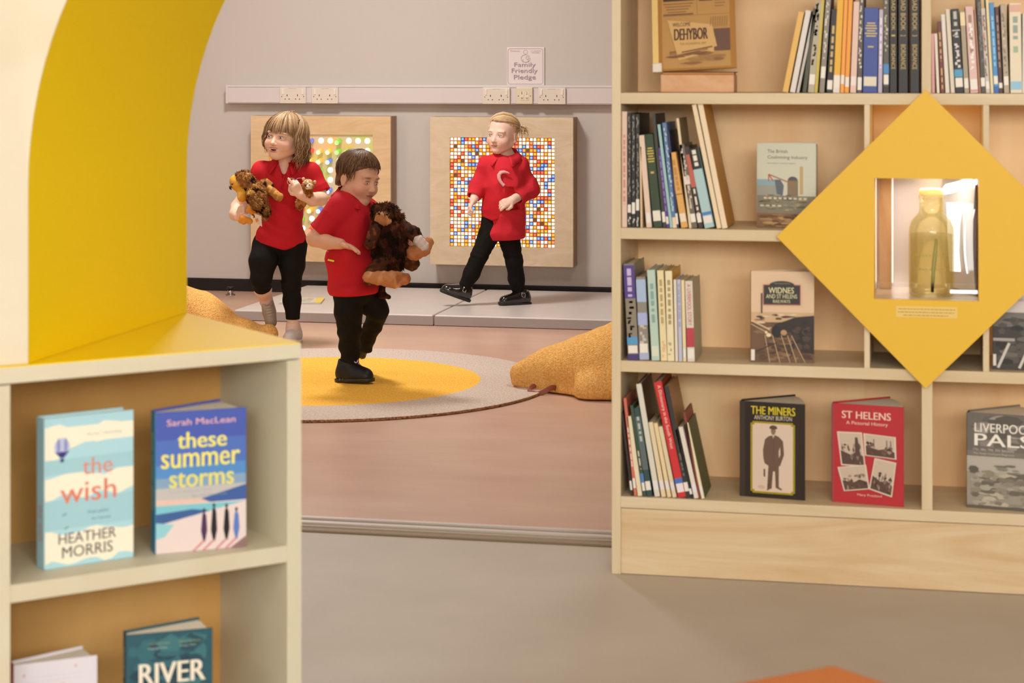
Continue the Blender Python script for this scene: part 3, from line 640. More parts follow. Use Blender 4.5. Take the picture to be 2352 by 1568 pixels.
row_book(2, 1523, 1530.5, 1496, 1505, 262, '3C3A34', 'tall charcoal book leaning behind the green hardback', G, .17, deco=[st(.05, .14)])
row_book(2, 1531.5, 1538.5, 1511, 1517, 340, '5A3A8E', 'thin purple book on the second shelf', G, deco=[('title', .2, .9, '9A80C0'), st(.05, .14)])
row_book(2, 1539, 1545, 1509, 1516.5, 286, '9CC4C0', 'thin pale teal book with a mustard one behind, second shelf', G)
row_book(2, 1545.5, 1553, 1518, 1531, 282, '5E7CA8', 'blue patterned spine book leaning left on the second shelf', G, deco=[('speck', .1, .96, 'B8CCD8'), st(.0, .1, 'E8D0B0')])
row_book(2, 1554, 1561, 1532, 1537, 300, '2C3458', 'narrow navy book left of the tan orange volume', G, deco=[st(.04, .15)])
row_book(2, 1565, 1582, 1538, 1553, 351, 'DCA65A', 'tan orange volume with a dark line across its spine', G, deco=[('title', .5, .9, 'C08A40'), ('band', .44, .45, '6A5030'), ('sticker', .08, .19, 'EAD8C0')])
row_book(2, 1583, 1589, 1553.5, 1559.5, 272, 'E2CCAA', 'tall thin cream book standing behind the low grey ones', G, .15, side='8A7858')
row_book(2, 1589.5, 1603.5, 1560, 1572, 332, '6E6258', 'low grey black patterned spine book on the second shelf', G, deco=[('speck', .2, .95, 'D0C0B0'), ('band', .52, .62, 'E4D4C8'), st(.07, .17)])
row_book(2, 1604.5, 1617, 1573, 1583.5, 337, '40302C', 'dark brown book with a red stripe, second shelf', G, deco=[('band', .5, .9, 'B8604E'), ('title', .15, .48, 'E0D4C4'), st(.07, .18)])
row_book(2, 1619, 1645, 1584, 1605, 343, 'A9C6C8', 'pale blue book whose upper third is black, second shelf', G, .17, deco=[('band', .74, 1.0, '1E1C1A'), ('title', .78, .98, 'E8E0D0'), ('band', .16, .2, '4A80B8'), ('sticker', .06, .15, 'E8DCD8')])
row_book(2, 1647, 1658, 1589, 1600, 241, 'E8D2AE', 'left of two very tall cream books tilting left, second shelf', G, .18)
row_book(2, 1659, 1671.5, 1601, 1615, 238, 'EAD4B2', 'right of two very tall cream books, with golden brown cover side', G, .18, side='C08A3A')
G = 'books on the third shelf'
row_book(1, 1443, 1468, 1431.5, 1457, 606, '8C8270', 'thick book with purple upper spine and photo below, third shelf', G, .17, deco=[('band', .64, .985, '56408C'), ('title', .66, .95, 'C8B8D8'), ('speck', .22, .6, '5A5448'), ('speck', .22, .6, 'C8BCA4'), ('band', .16, .24, '5A9AC8'), st(.07, .15), ('band', 0, .06, '4A3A78')])
row_book(1, 1469.5, 1493, 1462, 1483, 636, '90887C', 'grey photo spine book with two pale blue panels, third shelf', G, .16, deco=[('band', .7, .97, 'A8BCD8'), ('band', .42, .57, 'A8B4DC'), ('speck', .2, .4, 'C8C0B4'), ('band', .01, .1, 'A8B4D0'), st(.09, .2)])
row_book(1, 1497, 1516, 1486, 1505, 620, 'B8CFC0', 'mint green book on the third shelf', G, .16, deco=[('title', .4, .85, '8AA8A0'), ('sticker', .05, .16, 'D8DCCA')])
row_book(1, 1518, 1532, 1507.5, 1524.5, 621, 'E8D8A8', 'cream yellow book right beside the mint green one', G, .16, deco=[('title', .4, .9, 'B8A070'), ('speck', .04, .2, 'E0B890')])
row_book(1, 1533.5, 1549, 1526.5, 1544, 622, 'EADCB4', 'cream book with a bright golden cover side, third shelf', G, .16, side='D8A020', deco=[('title', .4, .9, 'A89868'), ('speck', .01, .2, 'A8A090')])
row_book(1, 1551, 1558, 1547, 1553.5, 642, 'E2D8C4', 'thin whitish book left of a lilac one, third shelf', G, .13)
row_book(1, 1559, 1568, 1555, 1563.5, 642, 'BEC0D4', 'thin lilac grey book on the third shelf', G, .13, deco=[('title', .4, .95, '9AA0C0')])
row_book(1, 1569, 1577.5, 1565, 1572, 643, 'E8D4A4', 'thin straw coloured book left of the red titled one', G, .13, deco=[st(.05, .16)])
row_book(1, 1579, 1597.5, 1574, 1591, 645, 'D8D0C2', 'whitish book with red spine title, last of the third shelf row', G, .15, side='AFA890', deco=[('=A LIVERPOOL STORY', .45, .96, 'C84A3C'), ('band', .18, .42, 'B8404A'), st(.04, .16)])
G = 'books on the bottom shelf'
row_book(0, 1449.5, 1455.8, 1426.8, 1431.5, 948, '3A2C28', 'dark brown thin book, leftmost on the bottom shelf', G, .15, deco=[st(.07, .18)])
row_book(0, 1456.5, 1464, 1432, 1438.5, 914, 'D0705A', 'thin orange red book near the left side of the bottom shelf', G, .15, deco=[('title', .3, .7, 'EAD8C8'), st(.08, .18)])
row_book(0, 1465, 1476.5, 1440, 1450, 956, 'E4D8B8', 'cream book between the orange red one and the green ones', G, .14)
row_book(0, 1477.5, 1485, 1447, 1454.5, 931, '3C5040', 'thin dark green book with a blue sticker, bottom shelf', G, .15, deco=[('title', .3, .5, 'D8D0B8'), ('band', .14, .25, '4A80B8'), st(.06, .15)])
row_book(0, 1486, 1500, 1456, 1469, 937, '344A48', 'dark teal book with grey stripe, bottom shelf', G, .15, deco=[('band', .3, .9, '5C6A68'), ('title', .6, .9, 'B8C0B8'), st(.07, .17)])
row_book(0, 1504, 1516, 1460, 1474, 882, 'D8D4C4', 'tall white book with green edge left of the red one', G, .17, side='5A4030', deco=[st(.06, .14, 'E4E0E0')])
row_book(0, 1519.5, 1530, 1489, 1500, 970, 'E2CFA8', 'left of three low cream books before the red one, bottom shelf', G, .13, deco=[st(.1, .22, 'E4DCD8')])
row_book(0, 1533, 1543, 1501.5, 1510.5, 972, 'E6CFA0', 'middle of three low cream books before the red one', G, .13, deco=[st(.1, .22, 'E4DCD8')])
row_book(0, 1545, 1555.5, 1513, 1522, 980, 'E0CDAC', 'right of three low cream books, touching the red one', G, .13, deco=[st(.1, .22, 'E4DCD8')])
row_book(0, 1558, 1575, 1499.5, 1521, 878, 'CC2E30', 'bright red hardback titled in white, bottom shelf', G, .17, side='8A3020', deco=[('=A Dictionary in the South West', .42, .97, 'F0DCD0'), ('band', .12, .165, '4A70B8'), ('sticker', .045, .12, 'E8E0E0')])
row_book(0, 1576, 1586, 1524, 1536.5, 887, '34322E', 'tall charcoal book right of the bright red hardback', G, .17, side='A8764A', deco=[('title', .2, .4, '6A6660'), st(.06, .14)])
row_book(0, 1587, 1593.5, 1550, 1556.5, 986, '22201E', 'low black thin book left of a white one, bottom shelf', G, .13, deco=[st(.06, .14)])
row_book(0, 1594.5, 1605, 1557.5, 1569, 981, 'E0D6C8', 'low white book in the right half of the bottom shelf row', G, .13, deco=[st(.08, .2, 'E4E0E4')])
row_book(0, 1606, 1610.5, 1570, 1574, 946, '8E4038', 'thin dark red booklet with a curled corner, bottom shelf', G, .13)
row_book(0, 1611.5, 1620, 1574.5, 1581.5, 971, 'E4DAB4', 'cream spined book with a dark green cover, last on the bottom shelf', G, .14, side='55603E', deco=[st(.06, .16, 'E4E0D8')])

# ================================================================== BOOKS, COVER OUT
def cover_book(name, lab, A, B, h, C, T, col, spine, grp, art, y_back=None, cover_label=None):
    """A,B foot of the front cover, C foot of the back cover's free edge, T spine thickness"""
    U = (B-A); w = U.length; U = U/w; rz = math.atan2(U.y, U.x)
    o = thing('book', lab, 'book', tuple(A), rz, grp); inv = Matrix.Rotation(-rz, 3, 'Z')
    c = inv @ (C-A); n = .0025
    phi = max(.02, math.atan2(c.y-T, c.x))
    MB().box(0, 0, 0, w, n, h, MP(col)).build('front_cover', o, .0006)
    MB().box(-.0012, 0, 0, .0012, T+n, h, MP(spine)).build('spine', o, .0008)
    MB().box(0, 0, 0, w*.98, n, h, MP(col), Matrix.Translation((0, T, 0)) @ Matrix.Rotation(phi, 4, 'Z')).build('back_cover', o, .0006)
    e = (w*.96*math.cos(phi), T+w*.96*math.sin(phi))
    mid = [((w*.985)*math.cos(phi*k/5)*(1-.03*math.sin(PI*k/5)), T*k/5+(w*.985)*math.sin(phi*k/5)-.0005) for k in range(1, 5)]
    poly = [(.002, n), (w*.975, n)]+mid+[e, (.002, T)]
    MB().prism(poly, .003, h-.004, 2, plain('F0E6D2', .8)).build('pages', o)
    a = Art(w, h, 0); art(a); a.build(o)
    return o
def shelf_pts(xa, ya, xb, yb, xc, yc, zs, h):
    A, B = onz(xa, ya, zs), onz(xb, yb, zs); C = onz(xc, yc, zs+h); C.z = zs
    return A, B, C
def hz(x, yb, yt, zs):   # height of a vertical edge
    d = F*(EYE-zs)/(yb-HY); return (yb-yt)/F*d
ink = '2A2622'
def art_mining(a):
    a.rect(0, 0, 1, 1, 'D2D2C0').text('The British', .18, .885, .52, .925, '4A4640', .0).text('Coalmining Industry', .18, .805, .86, .855, '4A4640', .0).text('retrospect and prospect', .17, .75, .66, .775, '7A766C', .0)
    a.rect(0, 0, 1, .38, '8A8474').rect(0, .5, .40, .57, '8FAFB8').rect(0, .38, .44, .5, 'A0A098').poly([(.3, .57), (.40, .57), (.46, .5), (.44, .38), (.34, .4)], '68727A')
    a.rect(.52, .38, .7, .56, '8C7C64').ell(.61, .56, .085, .05, '606068', a1=PI).rect(.73, .4, .785, .73, 'C8A878').line(.2, .63, .62, .52, .003, 'A8745C').line(.2, .63, .2, .55, .003, 'B86A54').line(.2, .63, .28, .55, .003, 'B86A54')
    a.blobs(.02, .2, .98, .4, ['6A6A58', '9AA088', '4E5044', 'C0A078', '7A6A54'], 40, 4, (.03, .09))
    for i in range(9): a.rect(.12+i*.085, .34, .17+i*.085, .36, 'E0D4BC')
    for i in range(4): a.rect(.06+i*.1, .25, .12+i*.1, .27, 'D8CCB4')
    a.rect(0, 0, 1, .17, '8A6A50').blobs(0, 0, 1, .18, ['A07C58', '74543C', 'B89A6A', '6A4A3A'], 22, 5, (.08, .16))
zs = SH[2]+.0006
h = hz(1739, 521, 328, zs); A, B, C = shelf_pts(1739, 521, 1874, 526, 1866, 326.5, zs, h)
cover_book('mining', 'upright pale book The British Coalmining Industry with mine drawing on its cover', A, B, h, C, .018, 'D2D2C0', 'B9BCB0', 'books shown cover out in the tall bookcase', art_mining)
def art_widnes(a):
    a.rect(0, 0, 1, 1, 'DDBE9C').rect(0, .40, 1, .55, 'CDAA82').rect(0, 0, 1, .44, '6E5038')
    a.blobs(.0, .35, 1, .55, ['4A3628', 'E0C8A0', 'C8A880', '5A4432', '3A2A20'], 36, 8, (.04, .10)).blobs(0, 0, 1, .4, ['5C422E', '7E5E42', '4A3222', '8A6A4A'], 60, 9, (.05, .12))
    a.poly([(.62, .28), (.40, .27), (.34, .34), (.38, .42), (.56, .46), (.7, .5), (1, .52), (1, .1), (.8, .12), (.75, .28)], '2E221C').ell(.40, .34, .075, .065, '1E1612').blobs(.5, .12, 1, .5, ['3A2C24', '241A16', '4A382C'], 24, 21, (.08, .16)).ell(.52, .33, .05, .03, 'B48E66')
    a.line(.17, .54, .17, .76, .003, '2A201A')
    for x0, x1 in ((.10, .30), (.22, .46), (.36, .62), (.46, .72), (.52, .86)): a.line(x0+.12, .30, x1, .0, .0016, 'C8AA7C')
    a.line(.08, .12, .42, .22, .0022, '3A2A1E').line(0, .46, .3, .36, .003, 'D8BC90').line(0, .42, .28, .32, .0015, 'D8BC90').ell(.28, .30, .04, .02, 'EAD6AC').ell(.24, .33, .02, .015, 'EAD6AC')
    a.rect(.195, .632, .785, .855, 'B05A50').rect(.205, .64, .775, .848, '2C2A24').ell(.49, .848, .20, .048, '2C2A24', a1=PI)
    a.text('THE WORLD CENTRE', .36, .862, .62, .874, 'A89C78', 0).text('WIDNES', .28, .76, .68, .825, 'E2D8A8', .02).text('AND ST HELENS', .24, .705, .73, .75, 'E2D8A8', .015).text('RAILWAYS', .35, .655, .62, .69, 'E2D8A8', .01)
    a.rect(.0, .02, .06, .14, 'E6DED2')
zs = SH[1]+.0006
h = hz(1725, 830.5, 622, zs); A, B, C = shelf_pts(1725, 830.5, 1870, 833.5, 1840, 617, zs, h)
cover_book('widnes', 'book titled Widnes and St Helens Railways with sepia locomotive yard cover', A, B, h, C, .012, 'DDBE9C', '3A2C24', 'books shown cover out in the tall bookcase', art_widnes)
def art_miners(a):
    a.rect(0, 0, 1, 1, '2A2019').rect(0, 0, .075, 1, '3A3028').text('THE MINERS', .17, .87, .85, .955, 'D8C424', .035).text('ANTHONY BURTON', .22, .815, .80, .86, 'D8CCB8', .0)
    def notch(i, c):
        x0, y0, x1, y1 = .165+i, .045+i*.65, .845-i, .795-i*.65; n = .03
        a.poly([(x0+n, y0), (x1-n, y0), (x1-n, y0+n*.6), (x1, y0+n*.6), (x1, y1-n*.6), (x1-n, y1-n*.6), (x1-n, y1), (x0+n, y1), (x0+n, y1-n*.6), (x0, y1-n*.6), (x0, y0+n*.6), (x0+n, y0+n*.6)], c)
    notch(0, 'B8A41E'); notch(.012, '3A3018'); notch(.018, 'B8A41E'); notch(.03, 'D9C2AE')
    br = '6A5444'
    a.poly([(.43, .08), (.42, .11), (.44, .35), (.60, .35), (.60, .12), (.65, .10), (.64, .085), (.55, .11), (.54, .28), (.51, .28), (.49, .10), (.41, .075)], br)
    a.poly([(.36, .42), (.38, .36), (.43, .34), (.62, .34), (.65, .4), (.68, .46), (.665, .6), (.60, .645), (.53, .665), (.44, .645), (.385, .61), (.355, .5)], br).poly([(.60, .5), (.62, .54), (.625, .46), (.60, .42)], 'D9C2AE')
    a.ell(.515, .705, .038, .042, '8A6E58').ell(.515, .74, .058, .022, '5A463A').rect(.455, .725, .575, .74, '5A463A').poly([(.49, .665), (.515, .62), (.54, .665)], 'C8B09A').line(.52, .64, .52, .38, .0012, '5A463A').rect(.365, .22, .39, .30, '5A463A').ell(.33, .11, .06, .02, 'C8AE98')
zs = SH[0]+.0006
h = hz(1700, 1138, 920, zs); A, B, C = shelf_pts(1700, 1138, 1849, 1149, 1820, 906, zs, h)
mb = cover_book('miners', 'half open dark brown book The Miners with standing miner on its cover', A, B, h, C, .026, '2A2019', '15110E', 'books shown cover out in the tall bookcase', art_miners)
def photo(a, P, seed, cols, edge='DAC8B4', bgc='C8B4A0'):
    (x0, y0), (x1, y1), (x2, y2), (x3, y3) = P; a.poly(P, edge)
    f = lambda u, v: ((x0*(1-u)+x1*u)*(1-v)+(x3*(1-u)+x2*u)*v, (y0*(1-u)+y1*u)*(1-v)+(y3*(1-u)+y2*u)*v)
    a.poly([f(.05, .04), f(.95, .04), f(.95, .96), f(.05, .96)], bgc); r = random.Random(seed)
    a.poly([f(.05, .04), f(.95, .04), f(.95, .3), f(.7, .42), f(.45, .33), f(.05, .45)], cols[0])
    for _ in range(26):
        u, v = r.uniform(.12, .88), r.uniform(.08, .62); s1, s2 = r.uniform(.02, .09), r.uniform(.02, .11)
        a.poly([f(max(.05, u-s1), v), f(u, max(.04, v-s2)), f(min(.95, u+s1), v), f(u, min(.9, v+s2))], r.choice(cols))
    return f
def art_helens(a):
    a.rect(0, 0, 1, 1, 'B42E34').rect(0, 0, .03, 1, 'A04048').text('ST HELENS', .14, .855, .82, .93, 'E8C8B4', .05).text('A Pictorial History', .20, .785, .78, .83, 'E6C0AC', .02)
    dk = ['5A443A', '8A7264', '4A342C', 'A08A78', '6E5648']
    f = photo(a, [(.13, .375), (.47, .375), (.42, .72), (.07, .715)], 1, dk); a.poly([f(.62, .3), f(.85, .3), f(.8, .85), f(.7, .85)], '5A463C')
    f = photo(a, [(.46, .49), (.90, .47), (.89, .695), (.44, .715)], 2, dk)
    for u in (.3, .7, .82): a.poly([f(u, .4), f(u+.03, .4), f(u+.03, .8), f(u, .8)], '7A6458')
    photo(a, [(.17, .115), (.53, .155), (.48, .40), (.08, .355)], 3, dk); photo(a, [(.52, .155), (.84, .09), (.90, .44), (.60, .475)], 5, dk+['2E201A'])
    a.text('Mary Presland', .36, .075, .70, .105, 'E6C0AC', .02)
h = hz(1911, 1151, 925, zs); A, B, C = shelf_pts(1911, 1151, 2076, 1164, 2037, 911, zs, h)
cover_book('helens', 'half open red book St Helens A Pictorial History with four photos', A, B, h, C, .02, 'B42E34', '5A3040', 'books shown cover out in the tall bookcase', art_helens)
def art_pals(a):
    a.rect(0, 0, 1, 1, '7A746A').rect(0, .6, 1, 1, '6E6860').blobs(0, .6, 1, 1, ['5A544C', '88827A', '646058', '9A948A'], 26, 12, (.1, .22))
    a.text('LIVERPOOL', .11, .80, .93, .895, 'E8E0D4', .03).text('PALS', .11, .655, .90, .785, 'EEE8DC', .05).text('17th, 18th, 19th, 20th Battalions', .09, .60, .66, .63, 'C8C0B4', 0).text("The King's Liverpool Regiment", .09, .56, .66, .585, 'C8C0B4', 0)
    a.rect(0, .538, .8, .543, 'DCD4C8').rect(0, 0, 1, .535, '9A9284').rect(0, .38, 1, .535, 'B4ACA0').blobs(0, .0, 1, .42, ['7E7668', 'A8A090', '8E8674', '6A6458', 'B8AE9A'], 90, 14, (.04, .12)).blobs(.3, .38, .8, .48, ['6E6A5E', '84806F'], 8, 3, (.1, .2)).blobs(0, .33, .2, .48, ['5E5A50'], 4, 31, (.3, .4)).rect(0, 0, 1, .03, '5E584E')
h = hz(2221, 1163, 946, zs); A, B, C = shelf_pts(2221, 1163, 2386, 1176, 2340, 929, zs, h)
o = cover_book('pals', 'half open grey book Liverpool Pals with battlefield photo cover, far right', A, B, h, C, .030, '7A746A', '221C18', 'books shown cover out in the tall bookcase', art_pals)
def spine_side(o, T, h, txt, col, z0, z1):
    a = Art(T, h, 0); a.vtext(txt, .2, z0, .8, z1, col)
    a.t.v = [(-.0016, T-x, z) for x, y, z in a.t.v]; a.t.build('spine_title', o)
spine_side(o, .030, h, 'GRAHAM MADDOCKS', 'C8C0B4', .36, .95)
spine_side(mb, .026, .22, 'THE MINERS', 'B8A41E', .7, .93)
def art_under(a):
    a.rect(0, 0, 1, 1, 'D6CCC6').rect(0, 0, 1, .60, '3E3A36').rect(0, .45, 1, .60, '77716A').blobs(0, .02, 1, .58, ['2A2724', '55504A', '6A645C', '4A4640'], 60, 17, (.05, .14))
    for x in (.08, .42, .7): a.line(x, .02, x+.18, .28, .006, 'CFC8BC')
    a.rect(.0, .3, .35, .33, 'A8A29A').text('UNDER THE', .14, .80, .86, .87, '3A342E', .02).text('HEADLINES', .30, .72, .7, .745, '8A8078', 0).rect(0, .04, .05, .16, 'E6DED2')
zs = SH[1]+.0006
h = .218; A, B, C = shelf_pts(2281, 847.5, 2425, 853, 2400, 640, zs, h); C = A+(B-A)*.97+Vector((.0, .03, 0))
cover_book('under', 'black and white railway photo book half hidden behind the diamond, right bay', A, B, h, C, .016, 'D6CCC6', '3A3632', 'books shown cover out in the tall bookcase', art_under)
# framed newspaper page on a wooden block
zs = SH[3]+.0005
A, B = onz(1517, 210.5, zs), onz(1686, 212, zs); A.y += 0; w = (B-A).length
A = ony(1517, 211, BY+.03); B = ony(1686, 211, BY+.03); w = B.x-A.x
o = thing('wooden_stand_block', 'small pale wooden block holding the yellowed newspaper page on top shelf', 'display stand', (A.x, BY+.03, zs))
MB().box(0, 0, 0, w, .075, .042, wood('DDB088', 'C99468', (4, 9, 9))).box(.002, .012, .042, w-.001, .06, .047, plain('C58A50', .5)).build('block', o, .004, 3)
MB().box(.004, .020, .0465, w+.004, .045, .0485, plain('2A1A10', .6)).build('slot', o)
o = thing('framed_newspaper', 'yellowed old newspaper page in clear holder leaning on the top shelf', 'newspaper', (A.x-.006, BY+.05, zs+.0492), 0)
o.rotation_euler = (R(-14), R(-3), 0)
Wn, Hn = w+.01, .27
MB().box(0, 0, 0, Wn, .006, Hn, plain('B98A4A', .5)).build('backing_board', o)
MB().box(-.014, -.004, .0, .0, .010, Hn, plain('E8C880', .3)).build('holder_edge', o)
MB().box(-.014, -.012, -.004, .008, .004, .018, plain('E6DACC', .3)).build('corner_clip', o, .002)
a = Art(Wn, Hn, -.0002); a.rect(0, 0, 1, 1, 'A87430').rect(.05, .02, .93, .99, 'B88C50'); nk = '4A3028'
a.rect(.07, .86, .34, .875, nk).rect(.2, .83, .46, .84, nk).rect(.22, .68, .46, .80, '6A4A3C').rect(.07, .63, .48, .66, nk).rect(.07, .50, .46, .515, '7A5638')
for i in range(4): a.rect(.07+.02*i, .60-i*.025, .46-.03*i, .61-i*.025, '8A6440')
for i in range(5): a.rect(.07, .80-i*.025, .18, .81-i*.025, '9A744A')
a.rect(.54, .62, .71, .82, '5A3C30').rect(.57, .64, .64, .80, 'B08858').rect(.65, .66, .69, .75, '3A2620').line(.51, .5, .51, .9, .0008, '8A6440').line(.05, .495, .93, .495, .0008, '8A6440')
for i in range(12): a.rect(.74, .85-i*.026, .90-.02*(i % 3), .858-i*.026, '8F6A42')
for i in range(14): a.rect(.07+.06*i, .92, .11+.06*i, .93, '8A6440')
a.poly([(.12, .46), (.70, .40), (.76, .16), (.26, .09)], 'CFA66A').rect(.72, .16, .93, .36, '6A4C3E').blobs(.05, .03, .93, .2, ['A07846', '8A6238', '7A5434', '9A7248'], 20, 6, (.08, .16)).poly([(.12, .46), (.70, .40), (.76, .20), (.24, .14)], 'CFA66A')
a.text('WELCOME', .19, .395, .42, .43, nk, .04, skew=-.0).text('DEHYBOR', .21, .27, .64, .375, nk, .06).text('THE WONDERFUL DRY', .28, .225, .62, .245, '6A4830', 0).line(.3, .16, .7, .20, .003, '6A4830')
for i in range(8): a.line(.68+.03*i, .38, .69+.03*i, .47, .0012, '8A6440')
a.build(o, 'newspaper_print', 'newspaper_headline')

# ================================================================== LOW SHELF UNIT AND ARCH (front left)
E0, TH, TOPZ = Vector((-1.0235, 3.1425, 0)), .026, .7334
cream = wood('D4CEB8', 'CAC0A4', (1.5, 1.5, 6), .5, .6); cream_in = wood('D6A866', 'C48E48', (2.2, 2.2, .7), .5, .8); cream_s = wood('D2CCB6', 'C8BEA2', (2, 2, 2), .5, .6)
m_paint = plain('EECC00', .5, spec=.22)
u = thing('low_shelf_unit', 'low angled pale wood shelf unit with yellow painted top, front left', 'shelf unit', tuple(E0), 0)
# local frame: e runs along the front to the left, b runs back
Mu = Matrix(((-math.sqrt(.5), -math.sqrt(.5), 0, 0), (-math.sqrt(.5), math.sqrt(.5), 0, 0), (0, 0, 1, 0), (0, 0, 0, 1)))
def ebox(e0, b0, z0, e1, b1, z1, mat):
    m = MB(); m.box(e0, b0, z0, e1, b1, z1, mat, Mu); m.f = [f[::-1] for f in m.f]; return m
ebox(0, 0, 0, TH, .285, TOPZ-TH-.002, cream_s).build('side_panel', u)
ebox(.4925, 0, 0, .4925+TH, .285, TOPZ-TH-.002, cream_s).build('side_panel', u)
for z in (.4014, .0695): ebox(TH, .002, z-TH-.001, .4925, .262, z, cream_s).build('shelf', u)
ebox(TH, .262, 0, .4925, .275, TOPZ-TH-.002, cream_in).build('back_panel', u)
ebox(TH, .01, 0, .4925, .03, .0415, cream_s).build('plinth', u)
AX = -1.358-E0.x
top = [(0, 0), (AX, .3455), (-.60, .3455), (-.60, -.60)]
MB().prism(top, TOPZ-TH, TOPZ-.0015, 2, cream).build('top_board', u, .001)
MB().prism([(-.0015, .0), (AX, .3435), (-.598, .3435), (-.598, -.597)], TOPZ-.0015, TOPZ, 2, m_paint).build('painted_top', u)
MB().prism([(-.3682, -.3662), (-.597, -.595), (-.597, .3425), (AX, .3425), (-.2045, .2050), (-.5705, -.1640)], 0, TOPZ-TH-.002, 2, cream_s).build('base_carcass', u)
# arch: curved yellow lining, cream face
ar = thing('arch_portal', 'large arched portal lined in bright yellow above the low shelf unit', 'arch', (-1.358, 2.827, TOPZ+.0005))
RA, z_sp = .69, 1.0-TOPZ; NA = 28
curve = [(0, 0)]+[(RA-RA*math.cos(R(90)*i/NA), z_sp+RA*math.sin(R(90)*i/NA)) for i in range(NA+1)]
ztop = z_sp+RA+.12
m = MB()
pts = curve; n = len(pts); D2 = .661
m.add([(x, 0, z) for x, z in pts]+[(x, D2, z) for x, z in pts], [[i, i+1, n+i+1, n+i] for i in range(n-1)], m_paint, None, True)
m.build('yellow_lining', ar)
g = MB(); cream_f = wood('DDD3BE', 'D4C8AE', (1.2, 1.2, 3), .5, .6)
for i in range(n-1):
    (x0, z0), (x1, z1) = pts[i], pts[i+1]
    g.add([(-.001, -.0005, z0), (x0, -.0005, z0), (x1, -.0005, z1), (-.001, -.0005, z1)], [[0, 1, 2, 3]] if x1 > 0 else [[0, 1, 2, 3]], cream_f)
    g.add([(-.001, D2+.0005, z0), (x0, D2+.0005, z0), (x1, D2+.0005, z1), (-.001, D2+.0005, z1)], [[3, 2, 1, 0]], cream_f)
g.box(-.001, -.0005, z_sp+RA, RA+.02, D2+.0005, ztop, cream_f)
g.prism([(-.0005, -.0005), (-.0005, D2+.0005), (-.236, D2+.0005), (-.236, -.2355)], 0, ztop, 2, cream_f)
g.build('wooden_body', ar)

# ---- books in the low unit
def unit_book(lab, xa, ya, xb, yb, xc, yc, yt, zs, T, col, spine, art, name='x'):
    h = hz(xa, ya, yt, zs); A, B, C = shelf_pts(xa, ya, xb, yb, xc, yc, zs, h)
    return cover_book(name, lab, A, B, h, C, T, col, spine, 'books shown cover out in the low unit', art), h
def art_wish(a):
    a.rect(0, 0, 1, 1, 'A9D2DC')
    cl = 'EFE8D2'
    for v0, v1 in ((.83, .93), (.47, .61), (.03, .23)):
        r = random.Random(int(v0*100)); n = 12
        lo = [(i/n, v0+.02*math.sin(i*1.3+v0*9)+r.uniform(-.008, .008)) for i in range(n+1)]; hi = [(i/n, v1+.018*math.sin(i*.9+v1*7)+r.uniform(-.008, .008)) for i in range(n+1)]
        a.poly(lo+hi[::-1], cl)
    a.poly([(0, .93), (0, .72), (.12, .71), (.25, .78), (.45, .82), (1, .82), (1, .93)], cl); a.rect(0, .255, 1, .45, '9FC9D2').rect(0, .62, 1, .72, '9FC9D2')
    a.ell(.19, .80, .088, .062, 'B8C0DC').poly([(.11, .77), (.27, .77), (.21, .73), (.17, .73)], '3A3A78').rect(.17, .70, .21, .725, '3A3A68').ell(.15, .81, .02, .05, '8890C0').ell(.23, .81, .02, .05, '8890C0')
    a.text('the', .42, .60, .76, .71, 'D48A78', .02).text('wish', .17, .42, .80, .56, 'D67F6C', .02).text('The No. 1 Bestselling', .46, .855, .86, .875, '9AA8A8', 0)
    a.text('From author', .48, .335, .72, .36, '5C8E9E', 0).text('the Tattooist', .52, .29, .74, .31, '5C8E9E', 0)
    a.text('HEATHER', .15, .155, .80, .225, '5E5A58', .02).text('MORRIS', .19, .06, .76, .135, '5E5A58', .02)
    for q in ((.19, .345), (.21, .255)): a.line(q[0], q[1], q[0]+.05, q[1]+.01, .002, '5C8E9E')
zs = .4014+.0006
o, h = unit_book('pale blue striped book The Wish with small balloon, upper shelf', 103, 1309, 306, 1278, 240, 940, 962, zs, .028, 'A9D2DC', 'A4CCD6', art_wish)
spine_side(o, .028, h, 'the wish', 'C88A84', .18, .42)
def art_storms(a):
    a.rect(0, 0, 1, 1, '4356A8').rect(0, .55, 1, .8, '4A6AB4').rect(0, .5, 1, .62, '4F86C0').rect(0, .44, 1, .53, '7F9CB8').rect(0, .36, 1, .46, 'B8B4B0').poly([(0, .34), (0, .38), (.5, .37), (1, .42), (1, .34)], 'D8B8A8').poly([(.5, .37), (1, .45), (1, .33), (.6, .34)], '3A5A98')
    a.rect(0, .0, 1, .34, 'DCCBC6').poly([(0, .23), (0, .34), (.55, .335), (1, .33), (.75, .3), (.4, .25)], '78BCC8').poly([(0, .2), (0, .28), (.4, .30), (.6, .28), (.3, .24)], '3A5A90').poly([(0, .1), (0, .22), (.2, .2), (.1, .12)], '8CC4CC')
    a.text('Sarah MacLean', .12, .90, .88, .945, 'E4B0B4', .02).text('these', .24, .735, .78, .85, 'E6DC6A', .05).text('summer', .06, .60, .93, .70, 'E6DC6A', .05).text('storms', .15, .46, .86, .565, 'DCD46A', .05)
    a.text('You can escape your family', .14, .42, .62, .437, '8FA0B0', 0).text('But only for so long', .4, .385, .78, .402, '7A90A8', 0)
    for x, c, h_ in ((.53, '4A2A50', .17), (.64, '201820', .20), (.78, '181418', .19), (.89, '5A78B8', .16)):
        a.poly([(x-.035, .14), (x-.02, .10+h_*.9), (x, .11+h_), (x+.025, .10+h_*.85), (x+.035, .14), (x+.01, .06), (x-.01, .06)], c).ell(x, .115+h_, .016, .014, '3A2820').line(x, .07, x-.12, .0, .003, 'C87A84')
    a.poly([(.82, 0), (1, .08), (1, 0)], '8A6A68')
o, h = unit_book('dark blue book These Summer Storms with beach picture, upper shelf', 358, 1273, 565, 1254, 492, 918, 948, zs, .030, '4356A8', '2E7EA0', art_storms)
